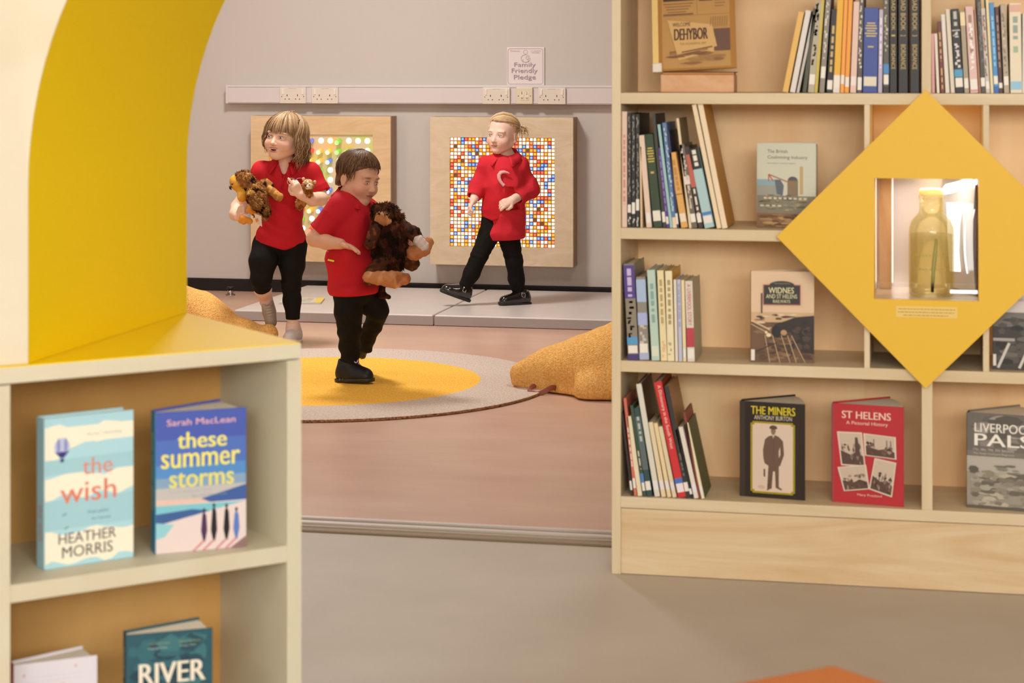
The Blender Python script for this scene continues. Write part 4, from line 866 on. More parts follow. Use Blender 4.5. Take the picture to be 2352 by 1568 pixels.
spine_side(o, .030, h, 'these summer storms', 'B8D070', .3, .85)
zs = .0695+.0006
def art_river(a):
    a.rect(0, 0, 1, 1, '24505C').blobs(0, .5, 1, 1, ['1E4450', '2E606A', '1A3A48', '366A70'], 40, 2, (.06, .2)).rect(0, 0, 1, .5, '2A4C54').ell(.5, .46, .38, .13, 'C88A48').ell(.5, .45, .28, .09, 'EDB060')
    a.text('RIVER', .15, .635, .91, .785, 'E2D8C4', .06).text('UNFORGETTABLE', .25, .915, .5, .93, '8A9C70', 0).text('GRIPPING AND MOVING', .6, .915, .86, .93, '8A9C70', 0).text('Financial Times', .25, .885, .47, .9, 'A8B8B0', 0).text('Daily Mail', .62, .885, .8, .9, 'A8B8B0', 0)
A, B, C = shelf_pts(290, 1782, 488, 1760, 372, 1388, zs, .215)
C = A+(onz(460, 1395, zs+.215)-onz(290, 1436, zs+.215)); C.z = zs
o = cover_book('river', 'dark teal book titled River with orange glow, lower shelf', A, B, .222, C, .026, '24505C', '1A3A46', 'books shown cover out in the low unit', art_river)
spine_side(o, .026, .222, 'RIVER ROAD', 'A8B8A8', .4, .9)
def art_white(a):
    a.rect(0, 0, 1, 1, 'DAD4DC').rect(.2, .875, .8, .8765, 'A8A0A8').rect(.15, .835, .78, .8365, 'A8A0A8').text('ANNE', .32, .77, .62, .805, 'D0A8A8', 0).text('MICHAELS', .18, .70, .78, .735, 'D0A8A8', 0).text('HELD', .25, .3, .75, .5, 'C89A9A', .02).ell(.12, .90, .012, .012, 'D08888').ell(.74, .935, .012, .012, 'D08888')
A, B, C = shelf_pts(32, 1800, 223, 1772, 150, 1458, zs, .2)
C = A+(onz(150, 1455, zs+.2)-onz(32, 1490, zs+.2)); C.z = zs
A2 = Vector(A); o = cover_book('white', 'off white book with pink lettering and red endpaper, lower shelf corner', A, B, .185, C, .022, 'DAD4DC', 'C87070', 'books shown cover out in the low unit', art_white)

# ================================================================== STOOL, CUSHIONS
Z_ = .45
a0, a1, a2 = onz(1914, 1521, Z_), onz(1665, 1567, Z_), onz(2055, 1568, Z_)
d1 = (a1-a0).normalized(); d2 = (a2-a0).normalized()
st_ = thing('upholstered_stool', 'burnt orange stool top corner poking in at the bottom right', 'stool', (a0.x, a0.y, 0), math.atan2(d1.y, d1.x))
ang = math.atan2(d2.y, d2.x)-math.atan2(d1.y, d1.x)
s1 = .42; q = [(0, 0), (s1, 0), (s1*1.0+s1*math.cos(ang), s1*math.sin(ang)), (s1*math.cos(ang), s1*math.sin(ang))]
MB().prism(q, .10, Z_, 2, plain('B4672E', .8, bump=.0006, bscale=400, var=.04)).build('padded_seat', st_, .012, 4)
for k in ((.1, .1), (.9, .1), (.9, .9), (.1, .9)):
    x = q[1][0]*k[0]+q[3][0]*k[1]; y = q[3][1]*k[1]; MB().cyl((x, y, 0), (x, y, .101), .02, plain('3A2A20', .5), 12).build('leg', st_)
# ================================================================== MODELLING SOFT BODIES FROM BLENDED VOLUMES
class Vol:
    def __init__(s, lo, hi, h):
        s.h = h; s.ax = [np.arange(lo[i], hi[i]+h, h, dtype=np.float32) for i in range(3)]
        s.F = np.full([len(a) for a in s.ax], 1.0, np.float32)
    def _w(s, lo, hi):
        sl = []; 
        for i in range(3):
            a = s.ax[i]; i0 = int(np.searchsorted(a, lo[i])); i1 = int(np.searchsorted(a, hi[i])); sl.append(slice(max(i0-1, 0), min(i1+1, len(a))))
        g = [s.ax[0][sl[0]][:, None, None], s.ax[1][sl[1]][None, :, None], s.ax[2][sl[2]][None, None, :]]
        return tuple(sl), g
    def _mix(s, sl, d, k, op):
        F = s.F[sl]
        if F.size == 0: return
        if op == 'u':
            if k > 0: hh = np.maximum(k-np.abs(F-d), 0)/k; s.F[sl] = np.minimum(F, d)-hh*hh*k*.25
            else: s.F[sl] = np.minimum(F, d)
        else:
            d = -d
            if k > 0: hh = np.maximum(k-np.abs(F-d), 0)/k; s.F[sl] = np.maximum(F, d)+hh*hh*k*.25
            else: s.F[sl] = np.maximum(F, d)
    def cap(s, a, b, ra, rb=None, k=.012, op='u'):
        rb = ra if rb is None else rb; a = np.array(a, float); b = np.array(b, float); m = max(ra, rb)+k+s.h*2
        sl, (X, Y, Z) = s._w(np.minimum(a, b)-m, np.maximum(a, b)+m); ba = b-a; L = max(float(ba @ ba), 1e-12)
        px, py, pz = X-a[0], Y-a[1], Z-a[2]; t = np.clip((px*ba[0]+py*ba[1]+pz*ba[2])/L, 0, 1)
        d = np.sqrt((px-t*ba[0])**2+(py-t*ba[1])**2+(pz-t*ba[2])**2)-(ra+(rb-ra)*t); s._mix(sl, d, k, op); return s
    def chain(s, pts, rs, k=.012, op='u'):
        for i in range(len(pts)-1): s.cap(pts[i], pts[i+1], rs[i], rs[i+1], k, op)
        return s
    def ell(s, c, r, Rm=None, k=.012, op='u'):
        c = np.array(c, float); r = np.array(r if hasattr(r, '__len__') else (r, r, r), float); m = r.max()+k+s.h*2
        sl, (X, Y, Z) = s._w(c-m, c+m); p = [X-c[0], Y-c[1], Z-c[2]]
        if Rm is not None: p = [p[0]*Rm[0][i]+p[1]*Rm[1][i]+p[2]*Rm[2][i] for i in range(3)]
        q = [p[i]/r[i] for i in range(3)]; k0 = np.sqrt(q[0]**2+q[1]**2+q[2]**2); k1 = np.sqrt((q[0]/r[0])**2+(q[1]/r[1])**2+(q[2]/r[2])**2)+1e-9
        s._mix(sl, (k0*(k0-1)/k1).astype(np.float32), k, op); return s
    def cut(s, p, n, k=0, box=None):      # keep the side the normal points away from
        n = np.array(n, float); n /= np.linalg.norm(n)
        lo, hi = box if box else ([a[0] for a in s.ax], [a[-1] for a in s.ax])
        sl, (X, Y, Z) = s._w(lo, hi); d = (X-p[0])*n[0]+(Y-p[1])*n[1]+(Z-p[2])*n[2]; s._mix(sl, -d, k, 's'); return s
    def disp(s, fn, box=None):
        lo, hi = box if box else ([a[0] for a in s.ax], [a[-1] for a in s.ax])
        sl, (X, Y, Z) = s._w(lo, hi); s.F[sl] += fn(X, Y, Z); return s
    def mesh(s, name, mat, parent=None, col=None, decimate=0, label=None):
        F = s.F; ins = F < 0; nx, ny, nz = F.shape
        cnt = np.zeros((nx-1, ny-1, nz-1), np.int8)
        for i in (0, 1):
            for j in (0, 1):
                for k in (0, 1): cnt += ins[i:nx-1+i, j:ny-1+j, k:nz-1+k]
        I = np.argwhere((cnt > 0) & (cnt < 8)); idx = np.full(cnt.shape, -1, np.int64); idx[tuple(I.T)] = np.arange(len(I))
        acc = np.zeros((len(I), 3)); n = np.zeros(len(I)); cor = [(i, j, k) for i in (0, 1) for j in (0, 1) for k in (0, 1)]
        val = {c: F[I[:, 0]+c[0], I[:, 1]+c[1], I[:, 2]+c[2]].astype(float) for c in cor}
        for c in cor:
            for a in range(3):
                if c[a] == 0:
                    d = list(c); d[a] = 1; d = tuple(d); va, vb = val[c], val[d]; mk = (va < 0) != (vb < 0)
                    t = np.where(mk, va/np.where(mk, va-vb, 1), 0)
                    for b in range(3): acc[:, b] += mk*((t if b == a else 0)+c[b])
                    n += mk
        P = acc/n[:, None]; V = np.stack([s.ax[b][0]+(I[:, b]+P[:, b])*s.h for b in range(3)], 1); Q = []
        for a in range(3):
            b, c = (a+1) % 3, (a+2) % 3; sa = [slice(None)]*3; sb = [slice(None)]*3; sa[a] = slice(0, -1); sb[a] = slice(1, None)
            A, B = ins[tuple(sa)], ins[tuple(sb)]; E_ = np.argwhere(A != B); E_ = E_[(E_[:, b] > 0) & (E_[:, c] > 0) & (E_[:, b] < F.shape[b]-1) & (E_[:, c] < F.shape[c]-1)]
            fl = A[tuple(E_.T)]
            def cell(db, dc):
                e = E_.copy(); e[:, b] -= db; e[:, c] -= dc; return idx[tuple(e.T)]
            q = np.stack([cell(1, 1), cell(0, 1), cell(0, 0), cell(1, 0)], 1); q[~fl] = q[~fl][:, ::-1]; Q.append(q)
        Q = np.concatenate(Q); me = bpy.data.meshes.new(name)
        me.vertices.add(len(V)); me.vertices.foreach_set('co', V.astype(np.float32).ravel())
        me.loops.add(len(Q)*4); me.loops.foreach_set('vertex_index', Q.ravel().astype(np.int32))
        me.polygons.add(len(Q)); me.polygons.foreach_set('loop_start', np.arange(0, len(Q)*4, 4, dtype=np.int32)); me.polygons.foreach_set('loop_total', np.full(len(Q), 4, np.int32))
        me.polygons.foreach_set('use_smooth', np.ones(len(Q), bool)); me.update(calc_edges=True); me.materials.append(mat)
        if col is not None:
            C = col(V) if callable(col) else np.tile(np.array(lin(col)), (len(V), 1))
            at = me.color_attributes.new('Col', 'FLOAT_COLOR', 'POINT'); at.data.foreach_set('color', C.astype(np.float32).ravel())
        o = bpy.data.objects.new(name, me); COL.objects.link(o); o.parent = parent
        if label: o['label'] = label
        return o
def rot(yaw=0, pitch=0, roll=0):
    """yaw about z, then pitch about x (positive looks up), then roll about y"""
    return np.array(Matrix.Rotation(yaw, 3, 'Z') @ Matrix.Rotation(-pitch, 3, 'X') @ Matrix.Rotation(roll, 3, 'Y'))
def mixc(C, w, h):
    c = np.array(lin(h)); w = np.clip(w, 0, 1)[:, None]; return C*(1-w)+c*w
def blob(V, c, r, soft=.35):
    d = np.sqrt((((V-np.array(c))/np.array(r if hasattr(r, '__len__') else (r, r, r)))**2).sum(1)); return np.clip((1+soft-d)/(2*soft), 0, 1)
def vnoise(V, f, seed=0):
    rs = np.random.RandomState(seed); o = np.zeros(len(V))
    for _ in range(7):
        k = rs.normal(size=3); k /= np.linalg.norm(k); o += np.sin(V @ (k*f*rs.uniform(.6, 1.6))+rs.uniform(0, 6.3))
    return o/7
skin_m = vcol('skin', .5, .35, sss=.12); hair_m = vcol('hair', .45, .4)
poly_red = plain('C01C26', .75, spec=.2, bump=.0004, bscale=500, var=.04); fleece_red = plain('D0303A', .9, spec=.1, bump=.001, bscale=300, var=.05)
black_cloth = plain('17130F', .8, spec=.15, bump=.0004, bscale=350); m_eye = plain('DCD0C6', .2); m_iris = plain('3E4A4A', .15); m_pupil = plain('0A0808', .1)

class Kid:
    def __init__(s, px, d, z0, label, group):
        s.d = d; X = (px-CX)/F*d; s.X = X
        base = Vector((X*c_-d*s_, X*s_+d*c_, z0)); s.z0 = z0
        s.root = thing('person', label, 'person', tuple(base), YAW, group)
    def j(s, x, y, dy=0.0):
        d = s.d+dy; return np.array([(x-CX)/F*d-s.X, dy, EYE-(y-HY)/F*d-s.z0])
def head(v, c, Rm, sc=1.0, mouth='open', eyes_open=1.0):
    """child's head blended into volume v; c = centre between the ears, Rm = orientation, faces local -y"""
    L = lambda x, y, z: np.array(c)+Rm @ (np.array([x, y, z])*sc)
    E = lambda p, r, k=.01, op='u': v.ell(L(*p), np.array(r)*sc, Rm, k*sc, op)
    E((0, .014, .030), (.071, .083, .073), .0)
    E((0, -.020, -.020), (.0590, .062, .067), .02)
    for s in (-1, 1):
        E((s*.034, -.048, -.034), (.026, .026, .024), .018)
        v.cap(L(s*.050, -.0, -.045), L(s*.012, -.050, -.078), .018*sc, .016*sc, .02*sc)
        E((s*.0275, -.0625, .018), (.020, .012, .007), .012)
    E((0, -.060, -.078), (.017, .016, .013), .015)
    E((0, -.058, -.052), (.030, .022, .016), .014)          # muzzle
    v.cap(L(0, -.074, .000), L(0, -.088, -.026), .0050*sc, .0085*sc, .009*sc)
    E((0, -.0905, -.029), (.0088, .0078, .0075), .005)
    for s in (-1, 1): E((s*.0088, -.084, -.032), (.0062, .0068, .0052), .004); E((s*.0048, -.089, -.0370), (.0024, .003, .002), .002, 's')
    for s in (-1, 1):
        E((s*.0285, -.0805, -.001), (.0165, .010, .0105), .012, 's')     # socket
        E((s*.0285, -.0625, -.002), (.0165, .0135, .0135), .003)          # lids over the eyeball
        E((s*.0285, -.0735, -.0022), (.0116, .012, .0052*eyes_open), .002, 's')
        E((s*.072, .012, -.012), (.0075, .016, .024), .006); E((s*.079, .007, -.012), (.004, .009, .015), .004, 's'); E((s*.072, .008, -.034), (.006, .008, .008), .005)
    if mouth == 'open':
        E((0, -.083, -.0525), (.0215, .018, .0078), .002, 's')
        v.chain([L(-.0245, -.068, -.0440), L(-.014, -.0775, -.0462), L(0, -.0810, -.0470), L(.014, -.0775, -.0462), L(.0245, -.068, -.0440)], [.0016*sc, .0026*sc, .0027*sc, .0026*sc, .0016*sc], .002*sc)
        v.chain([L(-.0245, -.068, -.0445), L(-.014, -.0755, -.0580), L(0, -.0785, -.0625), L(.014, -.0755, -.0580), L(.0245, -.068, -.0445)], [.0016*sc, .0028*sc, .0036*sc, .0028*sc, .0016*sc], .002*sc)
    else:
        v.chain([L(-.020, -.071, -.0510), L(-.008, -.0790, -.0510), L(0, -.0795, -.0518), L(.008, -.0790, -.0510), L(.020, -.071, -.0510)], [.002*sc, .0036*sc, .0033*sc, .0036*sc, .002*sc], .003*sc)
        v.chain([L(-.018, -.071, -.0545), L(0, -.0785, -.0580), L(.018, -.071, -.0545)], [.002*sc, .0046*sc, .002*sc], .003*sc)
        v.chain([L(-.021, -.0745, -.0515), L(0, -.0845, -.0545), L(.021, -.0745, -.0515)], [.0012*sc, .0014*sc, .0012*sc], .001*sc, 's')
    return L
def face_paint(c, Rm, sc, mouth, base='EBC1A6', brow='9A7350', lip='C4605A'):
    ci = np.array(c)
    def f(V):
        P = ((V-ci) @ Rm)/sc; C = np.tile(np.array(lin(base)), (len(V), 1))
        for s in (-1, 1):
            C = mixc(C, blob(P, (s*.038, -.06, -.032), (.022, .03, .020), .7)*.40, 'DE8A74')
            C = mixc(C, blob(P, (s*.0285, -.072, .0005), (.0150, .02, .0100), .4)*.35, 'B98468')
            q = blob(P, (s*.029, -.078, .0175), (.0150, .02, .0030), .5)*(P[:, 1] < -.05); C = mixc(C, q*.75, brow)
            lid = blob(P, (s*.0285, -.076, .0040), (.0130, .012, .0022), .35)*(P[:, 1] < -.06); C = mixc(C, lid*.85, '5A3A2A')
            lid = blob(P, (s*.0285, -.076, -.0082), (.0120, .012, .0016), .4)*(P[:, 1] < -.06); C = mixc(C, lid*.4, '8A5A48')
        nose = blob(P, (0, -.09, -.031), (.011, .012, .009), .5); C = mixc(C, nose*.25, 'DE907A')
        C = mixc(C, blob(P, (0, -.09, -.0375), (.008, .008, .0022), .4)*.7, '8A4A3A')
        lips = np.maximum(blob(P, (0, -.08, -.0464), (.0225, .016, .0030), .3), blob(P, (0, -.078, -.0610), (.0165, .014, .0042), .3)) if mouth == 'open' else blob(P, (0, -.08, -.0540), (.0185, .014, .0062), .3)
        C = mixc(C, lips*(P[:, 1] < -.055)*.85, lip)
        if mouth == 'open': C = mixc(C, blob(P, (0, -.066, -.0525), (.0205, .0125, .0072), .15)*(P[:, 1] > -.0765), '4A1210')
        else: C = mixc(C, blob(P, (0, -.08, -.0525), (.0200, .012, .0011), .4)*.8*(P[:, 1] < -.055), '7A3A34')
        C = mixc(C, (P[:, 2] < -.087)*(P[:, 1] < .2)*0, base)
        return C
    return f
def eyes(kid, L, Rm, sc, look=(0, 0)):
    for s in (-1, 1):
        c = L(s*.0285, -.0635, -.0022); m = MB(); r = .0108*sc
        f = Rm @ np.array([look[0], -1, look[1]]); f /= np.linalg.norm(f)
        m.sphere(c, r, m_eye, 20, 14); q = Vector(f).to_track_quat('Z', 'Y').to_matrix()
        for rad, mt, h in ((.0072*sc, m_iris, .0002), (.0040*sc, m_pupil, .0004)):
            zc = math.sqrt(r*r-rad*rad)+h*sc; vs = [Vector(c)+q @ Vector((0, 0, r+h*sc*1.3))]+[Vector(c)+q @ Vector((rad*math.cos(2*PI*i/16), rad*math.sin(2*PI*i/16), zc)) for i in range(16)]
            m.add(vs, [[0, i+1, (i+1) % 16+1] for i in range(16)], mt, None, True)
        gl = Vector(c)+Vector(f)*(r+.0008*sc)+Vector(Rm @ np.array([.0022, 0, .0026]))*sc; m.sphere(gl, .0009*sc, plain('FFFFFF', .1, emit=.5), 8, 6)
        m.build('eye', kid.root)
def hand(v, w, d, n, side, sc=1.0, curl=(.5, .5, .5, .5), thumb=.5, spread=.10):
    """w wrist, d direction of the fingers, n palm normal (fingers curl towards it), side +1/-1 = thumb side along d x n"""
    d = np.array(d, float); d /= np.linalg.norm(d); n = np.array(n, float); n -= d*(n @ d); n /= np.linalg.norm(n); t = np.cross(d, n)*side
    pl = .046*sc
    for u in (-.014, -.005, .005, .014): v.cap(w+d*.006*sc+t*u*.7*sc, w+d*pl+t*u*sc, .0105*sc, .0088*sc, .006*sc)
    for i, (u, ln) in enumerate(((.0165, .038), (.0057, .042), (-.0052, .039), (-.0155, .031))):
        p = w+d*pl*(1.0 if i else .97)+t*u*sc; a = 0; pts = [p-d*.008*sc]; pts.append(p); cu = curl[i]
        for kx, seg in enumerate((.44, .31, .25)):
            a += cu*(1.25, 1.35, .8)[kx]; dd = d*math.cos(a)+n*math.sin(a)+t*spread*u/.016*math.cos(a)*(1-min(cu, 1)); pts.append(pts[-1]+dd*ln*seg*sc)
        v.chain(pts, [.0078*sc, .0074*sc, .0067*sc, .0062*sc, .0052*sc], .0012*sc)
    b = w+d*.012*sc+t*.014*sc; a0 = b+(t*.75+d*.55+n*.35*thumb)*.020*sc; a1 = a0+(t*(.35-.5*thumb)+d*.75+n*.7*thumb)*.018*sc; a2 = a1+(t*(.05-.6*thumb)+d*.75+n*.6*thumb)*.014*sc
    v.chain([b, a0, a1, a2], [.0105*sc, .0082*sc, .0070*sc, .0056*sc], .003*sc)
def strands(name, parent, paths, rad, cols, seed=0, label=None):
    """many tapered locks of hair in one mesh"""
    rs = np.random.RandomState(seed); V = []; Q = []; C = []; n = 5; base = 0
    for P in paths:
        P = np.array(P); L = len(P); T = np.gradient(P, axis=0); T /= np.linalg.norm(T, axis=1)[:, None]+1e-9
        u = np.cross(T[0], [.3, .5, .8]); u /= np.linalg.norm(u); c = np.array(lin(cols[rs.randint(len(cols))]))*rs.uniform(.8, 1.15); r0 = rad*rs.uniform(.7, 1.3)
        for i in range(L):
            u = u-T[i]*(u @ T[i]); u /= np.linalg.norm(u)+1e-9; w = np.cross(T[i], u); f = i/(L-1); r = r0*(1-.75*f**3)*(.55+.45*min(1, f*4))
            for k in range(n): a = 2*PI*k/n; V.append(P[i]+(u*math.cos(a)*1.5+w*math.sin(a))*r); C.append(c*(1-.15*f*0+.0))
        for i in range(L-1):
            for k in range(n): Q.append((base+i*n+k, base+i*n+(k+1) % n, base+(i+1)*n+(k+1) % n, base+(i+1)*n+k))
        base += L*n
    me = bpy.data.meshes.new(name); me.from_pydata([tuple(v) for v in V], [], Q); me.polygons.foreach_set('use_smooth', [True]*len(Q)); me.materials.append(hair_m)
    C = np.array(C); C[:, 3] = 1; at = me.color_attributes.new('Col', 'FLOAT_COLOR', 'POINT'); at.data.foreach_set('color', C.astype(np.float32).ravel()); me.update()
    o = bpy.data.objects.new(name, me); COL.objects.link(o); o.parent = parent
    if label: o['label'] = label
    return o
def fur(o, n, ln, rad, flow, seed=0, stand=.35):
    me = o.data; N = len(me.vertices); co = np.zeros(N*3, np.float32); me.vertices.foreach_get('co', co); co = co.reshape(-1, 3); no = np.zeros(N*3, np.float32); me.vertices.foreach_get('normal', no); no = no.reshape(-1, 3)
    cl = np.zeros(N*4, np.float32); me.color_attributes['Col'].data.foreach_get('color', cl); cl = cl.reshape(-1, 4); rs = np.random.RandomState(seed); ix = rs.choice(N, min(n, N), replace=False)
    fl = np.array(flow, float); p = co[ix].astype(float); nn = no[ix].astype(float); t = fl-nn*(nn @ fl)[:, None]+rs.normal(0, .35, p.shape); t /= np.linalg.norm(t, axis=1)[:, None]+1e-9
    dr = nn*stand+t; dr /= np.linalg.norm(dr, axis=1)[:, None]; L = ln*rs.uniform(.6, 1.3, len(p))[:, None]; s = np.cross(dr, nn); s /= np.linalg.norm(s, axis=1)[:, None]+1e-9; w = np.cross(s, dr)
    p0 = p-nn*.0015; p1 = p0+dr*L*.55; p2 = p0+dr*L-nn*L*.12; V = []; M = len(p)
    for q, r in ((p0, rad), (p1, rad*.9)):
        for k in range(3): a = 2*PI*k/3; V.append(q+(s*math.cos(a)*1.5+w*math.sin(a))*r)
    V.append(p2); V = np.stack(V, 1).reshape(-1, 3); b = np.arange(M)*7; F_ = []
    for k in range(3): k2_ = (k+1) % 3; F_.append(np.stack([b+k, b+k2_, b+3+k2_, b+3+k], 1))
    q4 = np.concatenate(F_).tolist(); t3 = np.concatenate([np.stack([b+3+k, b+3+(k+1) % 3, b+6], 1) for k in range(3)]).tolist()
    me2 = bpy.data.meshes.new('fur'); me2.from_pydata(V.tolist(), [], q4+t3); me2.polygons.foreach_set('use_smooth', [True]*(len(q4)+len(t3))); me2.materials.append(me.materials[0])
    C = np.repeat(cl[ix]*rs.uniform(.75, 1.2, M)[:, None], 7, axis=0); C[:, 3] = 1; at = me2.color_attributes.new('Col', 'FLOAT_COLOR', 'POINT'); at.data.foreach_set('color', C.astype(np.float32).ravel()); me2.update()
    f = bpy.data.objects.new('fur', me2); COL.objects.link(f); f.parent = o; return f
def scalp(L, az, th, off=1.0):
    """az: 0 = face, pi/2 = head's left (+x); th from crown"""
    return L(.0755*off*math.sin(th)*math.sin(az), .014-.088*off*math.sin(th)*math.cos(az), .030+.078*off*math.cos(th))
def cutbox(c, r): return (np.array(c)-r, np.array(c)+r)

# ================================================================== CHILD 1: laughing girl in a red polo shirt
k1 = Kid(672, 8.675, 0, 'laughing child in red polo and black leggings hugging a plush owl', 'children playing')
J = k1.j
R1 = rot(R(-24), R(4), R(6)); hc1 = J(653, 316, -.02); S1 = 1.02
v = Vol((-.32, -.26, -.0), (.22, .26, 1.04), .003)
L1 = head(v, hc1, R1, S1, 'open', .9)
nb = J(657, 382, .015); v.cap(L1(0, .018, -.06), nb, .034, .036, .02)
ch = J(655, 425, .0); pel = J(645, 545, .0)
v.ell(ch, (.085, .060, .11), None, .03); v.ell(J(647, 490), (.078, .058, .11), None, .03); v.ell(pel, (.088, .062, .07), None, .03)
shL, shR = J(603, 397, .01), J(712, 400, .01); v.cap(shL, nb, .030, .035, .03); v.cap(shR, nb, .030, .035, .03)
# arm around the owl (photo left)
elL = J(545, 476, .01); wrL = J(547, 497, -.115)
v.chain([shL, J(570, 440, .015), elL], [.034, .031, .029], .012); v.chain([elL, J(541, 492, -.05), wrL], [.029, .027, .020], .010)
hand(v, wrL, J(556, 476, -.165)-wrL, np.array([1, .35, .0]), 1, 1.0, (.62, .62, .66, .7), .7)
# arm holding the lion (photo right)
elR = J(737, 456, -.03); wrR = J(690, 447, -.115)
v.chain([shR, J(730, 430, .0), elR], [.034, .032, .030], .012); v.chain([elR, J(718, 458, -.07), wrR], [.030, .029, .021], .010)
hand(v, wrR, J(676, 424, -.13)-wrR, np.array([-.3, .9, .15]), 1, 1.0, (.75, .12, .5, .65), .75)
# legs
hL, hR = J(613, 562, 0), J(674, 562, 0); knL, anL = J(600, 640, -.07), J(611, 686, .075); knR, anR = J(669, 655, -.01), J(673, 744, .0)
v.chain([hL, J(604, 600, -.05), knL], [.058, .052, .040], .02); v.chain([knL, J(604, 664, .0), anL], [.038, .037, .026], .01)
v.chain([hR, J(671, 608, -.01), knR, J(671, 690, .005), anR], [.058, .050, .036, .034, .024], .02)
v.chain([anL, J(616, 712, .085)], [.022, .015], .01); v.chain([anR, J(671, 768, -.02)], [.022, .015], .01)
v.mesh('body', skin_m, k1.root, face_paint(hc1, R1, S1, 'open', brow='A07A50'))
eyes(k1, L1, R1, S1, (-.28, .12))
m = MB()
for i in range(6):
    x = (i-2.5)*.0052; p = L1(x, -.0760+abs(x)*.18, -.0500); m.sphere(p, (.0027*S1, .0020*S1, .0031*S1), plain('F2EAE0', .2), 10, 8)
m.build('teeth', k1.root)
# polo shirt
v = Vol((-.28, -.20, .35), (.20, .16, .92), .0035)
v.ell(ch, (.100, .074, .125), None, .03); v.chain([J(652, 430), J(647, 485), J(645, 530, .0)], [.086, .086, .094], .03); v.ell(J(644, 545), (.110, .080, .055), None, .03); v.ell(J(644, 560), (.113, .082, .040), None, .03)
v.cap(shL, nb, .042, .040, .03); v.cap(shR, nb, .042, .040, .03); v.cap(shL, J(655, 420), .044, .05, .03); v.cap(shR, J(655, 420), .044, .05, .03)
slL, slR = J(568, 446, .015), J(736, 444, -.005)
v.chain([shL, slL], [.046, .046], .025); v.chain([shR, slR], [.046, .048], .025)
def folds(X, Y, Z, s=1.0, seed=1):
    rs = np.random.RandomState(seed); o = 0
    for _ in range(6):
        a, b, c, p = rs.normal(0, 30), rs.normal(0, 14), rs.normal(0, 26), rs.uniform(0, 6); o = o+np.sin(X*a+Y*b+Z*c+p)
    return (np.abs(o)*.0012*s-.0012*s).astype(np.float32)
v.disp(lambda X, Y, Z: folds(X, Y, Z, 1.1))
g = J(590, 470, 0); v.disp(lambda X, Y, Z: (.0032*np.sin(((X*.55+Z)*105))*np.exp(-((X-g[0]-.07)**2+(Z-g[2]+.05)**2)/.014)).astype(np.float32))
hem = J(645, 571); v.cut(hem, (.0, 0, -1), .0, None)
hl = J(592, 552); v.cut(hl, (-.30, 0, -1), .004); hr_ = J(703, 556); v.cut(hr_, (.36, 0, -1), .004)
v.cut(slL, slL-shL, .001, (slL-np.array([.09, .09, .07]), slL+np.array([.045, .09, .055]))); v.cut(slR, slR-shR, .001, (slR-np.array([.045, .09, .07]), slR+np.array([.09, .09, .055])))
for sh, sl in ((shL, slL), (shR, slR)): dd = (sl-sh)/np.linalg.norm(sl-sh); v.cap(sl-dd*.018, sl+dd*.05, .036, .037, 0, 's')
v.ell(nb+np.array([0, -.004, .035]), (.046, .05, .055), None, .004, 's')
vp = J(651, 412, -.08); v.cap(nb+np.array([-.002, -.05, .02]), vp, .026, .003, .003, 's')
v.cap(hem+np.array([0, 0, -.02]), hem+np.array([0, 0, .02]), .080, .07, .0, 's') if False else None
v.mesh('polo_shirt', poly_red, k1.root)
# collar: two folded flaps
def collar(kid, c, r0, r1, h, Rm, gap, mat, drop=.018, name='collar'):
    m = MB(); N = 34
    for lay, (ra, rb, za, zb) in enumerate(((r0, r0*.97, -.004, h), (r0*.97+.001, r1, h, h-drop))):
        vs = []
        for i in range(N+1):
            a = -PI/2+gap+(2*PI-2*gap)*i/N; e = min(i, N-i)/N; ext = 1+.35*math.exp(-(e*18)**2) if lay else 1
            for (rr, z) in ((ra, za), (rb*ext if lay else rb, zb-(.010*math.exp(-(e*14)**2) if lay else 0))):
                zz = z+.012*math.sin(a)*1.0; vs.append(np.array(c)+Rm @ np.array([rr*math.cos(a)*1.02, rr*math.sin(a), zz]))
        fs = [[2*i, 2*i+2, 2*i+3, 2*i+1] for i in range(N)]; m.add(vs, fs, mat, None, True)
    o = m.build(name, kid.root); s_m = o.modifiers.new('t', 'SOLIDIFY'); s_m.thickness = .0035; s_m.offset = 1
    return o
collar(k1, nb+np.array([0, -.014, .012]), .050, .080, .026, rot(R(-6), R(-8), R(2)), .46, poly_red, .034)
m = MB(); q0, q1 = J(651, 410, -.086), J(648, 436, -.094)
m.tube([J(656, 400, -.080), q0, q1], [.0035, .0045, .0045], poly_red, 8); m.build('button_placket', k1.root)
# white heart outline printed on the chest
hp = []; hcx = J(683, 422, 0)
for i in range(40):
    t = 2*PI*i/39; hp.append((16*math.sin(t)**3/16, (13*math.cos(t)-5*math.cos(2*t)-2*math.cos(3*t)-math.cos(4*t))/16))
def front_y(X, Z, cy=-.006): return -.0
heart = [J(683+u*18, 418-w*15, 0) for u, w in hp]
def on_shirt(P, off=.0025):
    # ray towards the body from the front, onto the chest volume
    c, r = ch, np.array([.105, .078, .13]); out = []
    for p in P:
        e = 1-((p[0]-c[0])/r[0])**2-((p[2]-c[2])/r[2])**2; y = c[1]-r[1]*math.sqrt(max(e, .05)); out.append(np.array([p[0], y-off-.004, p[2]]))
    return out
MB().tube([tuple(p) for p in on_shirt(heart, .006)], .0016, plain('F0C8C8', .6), 6).build('heart_print', k1.root)
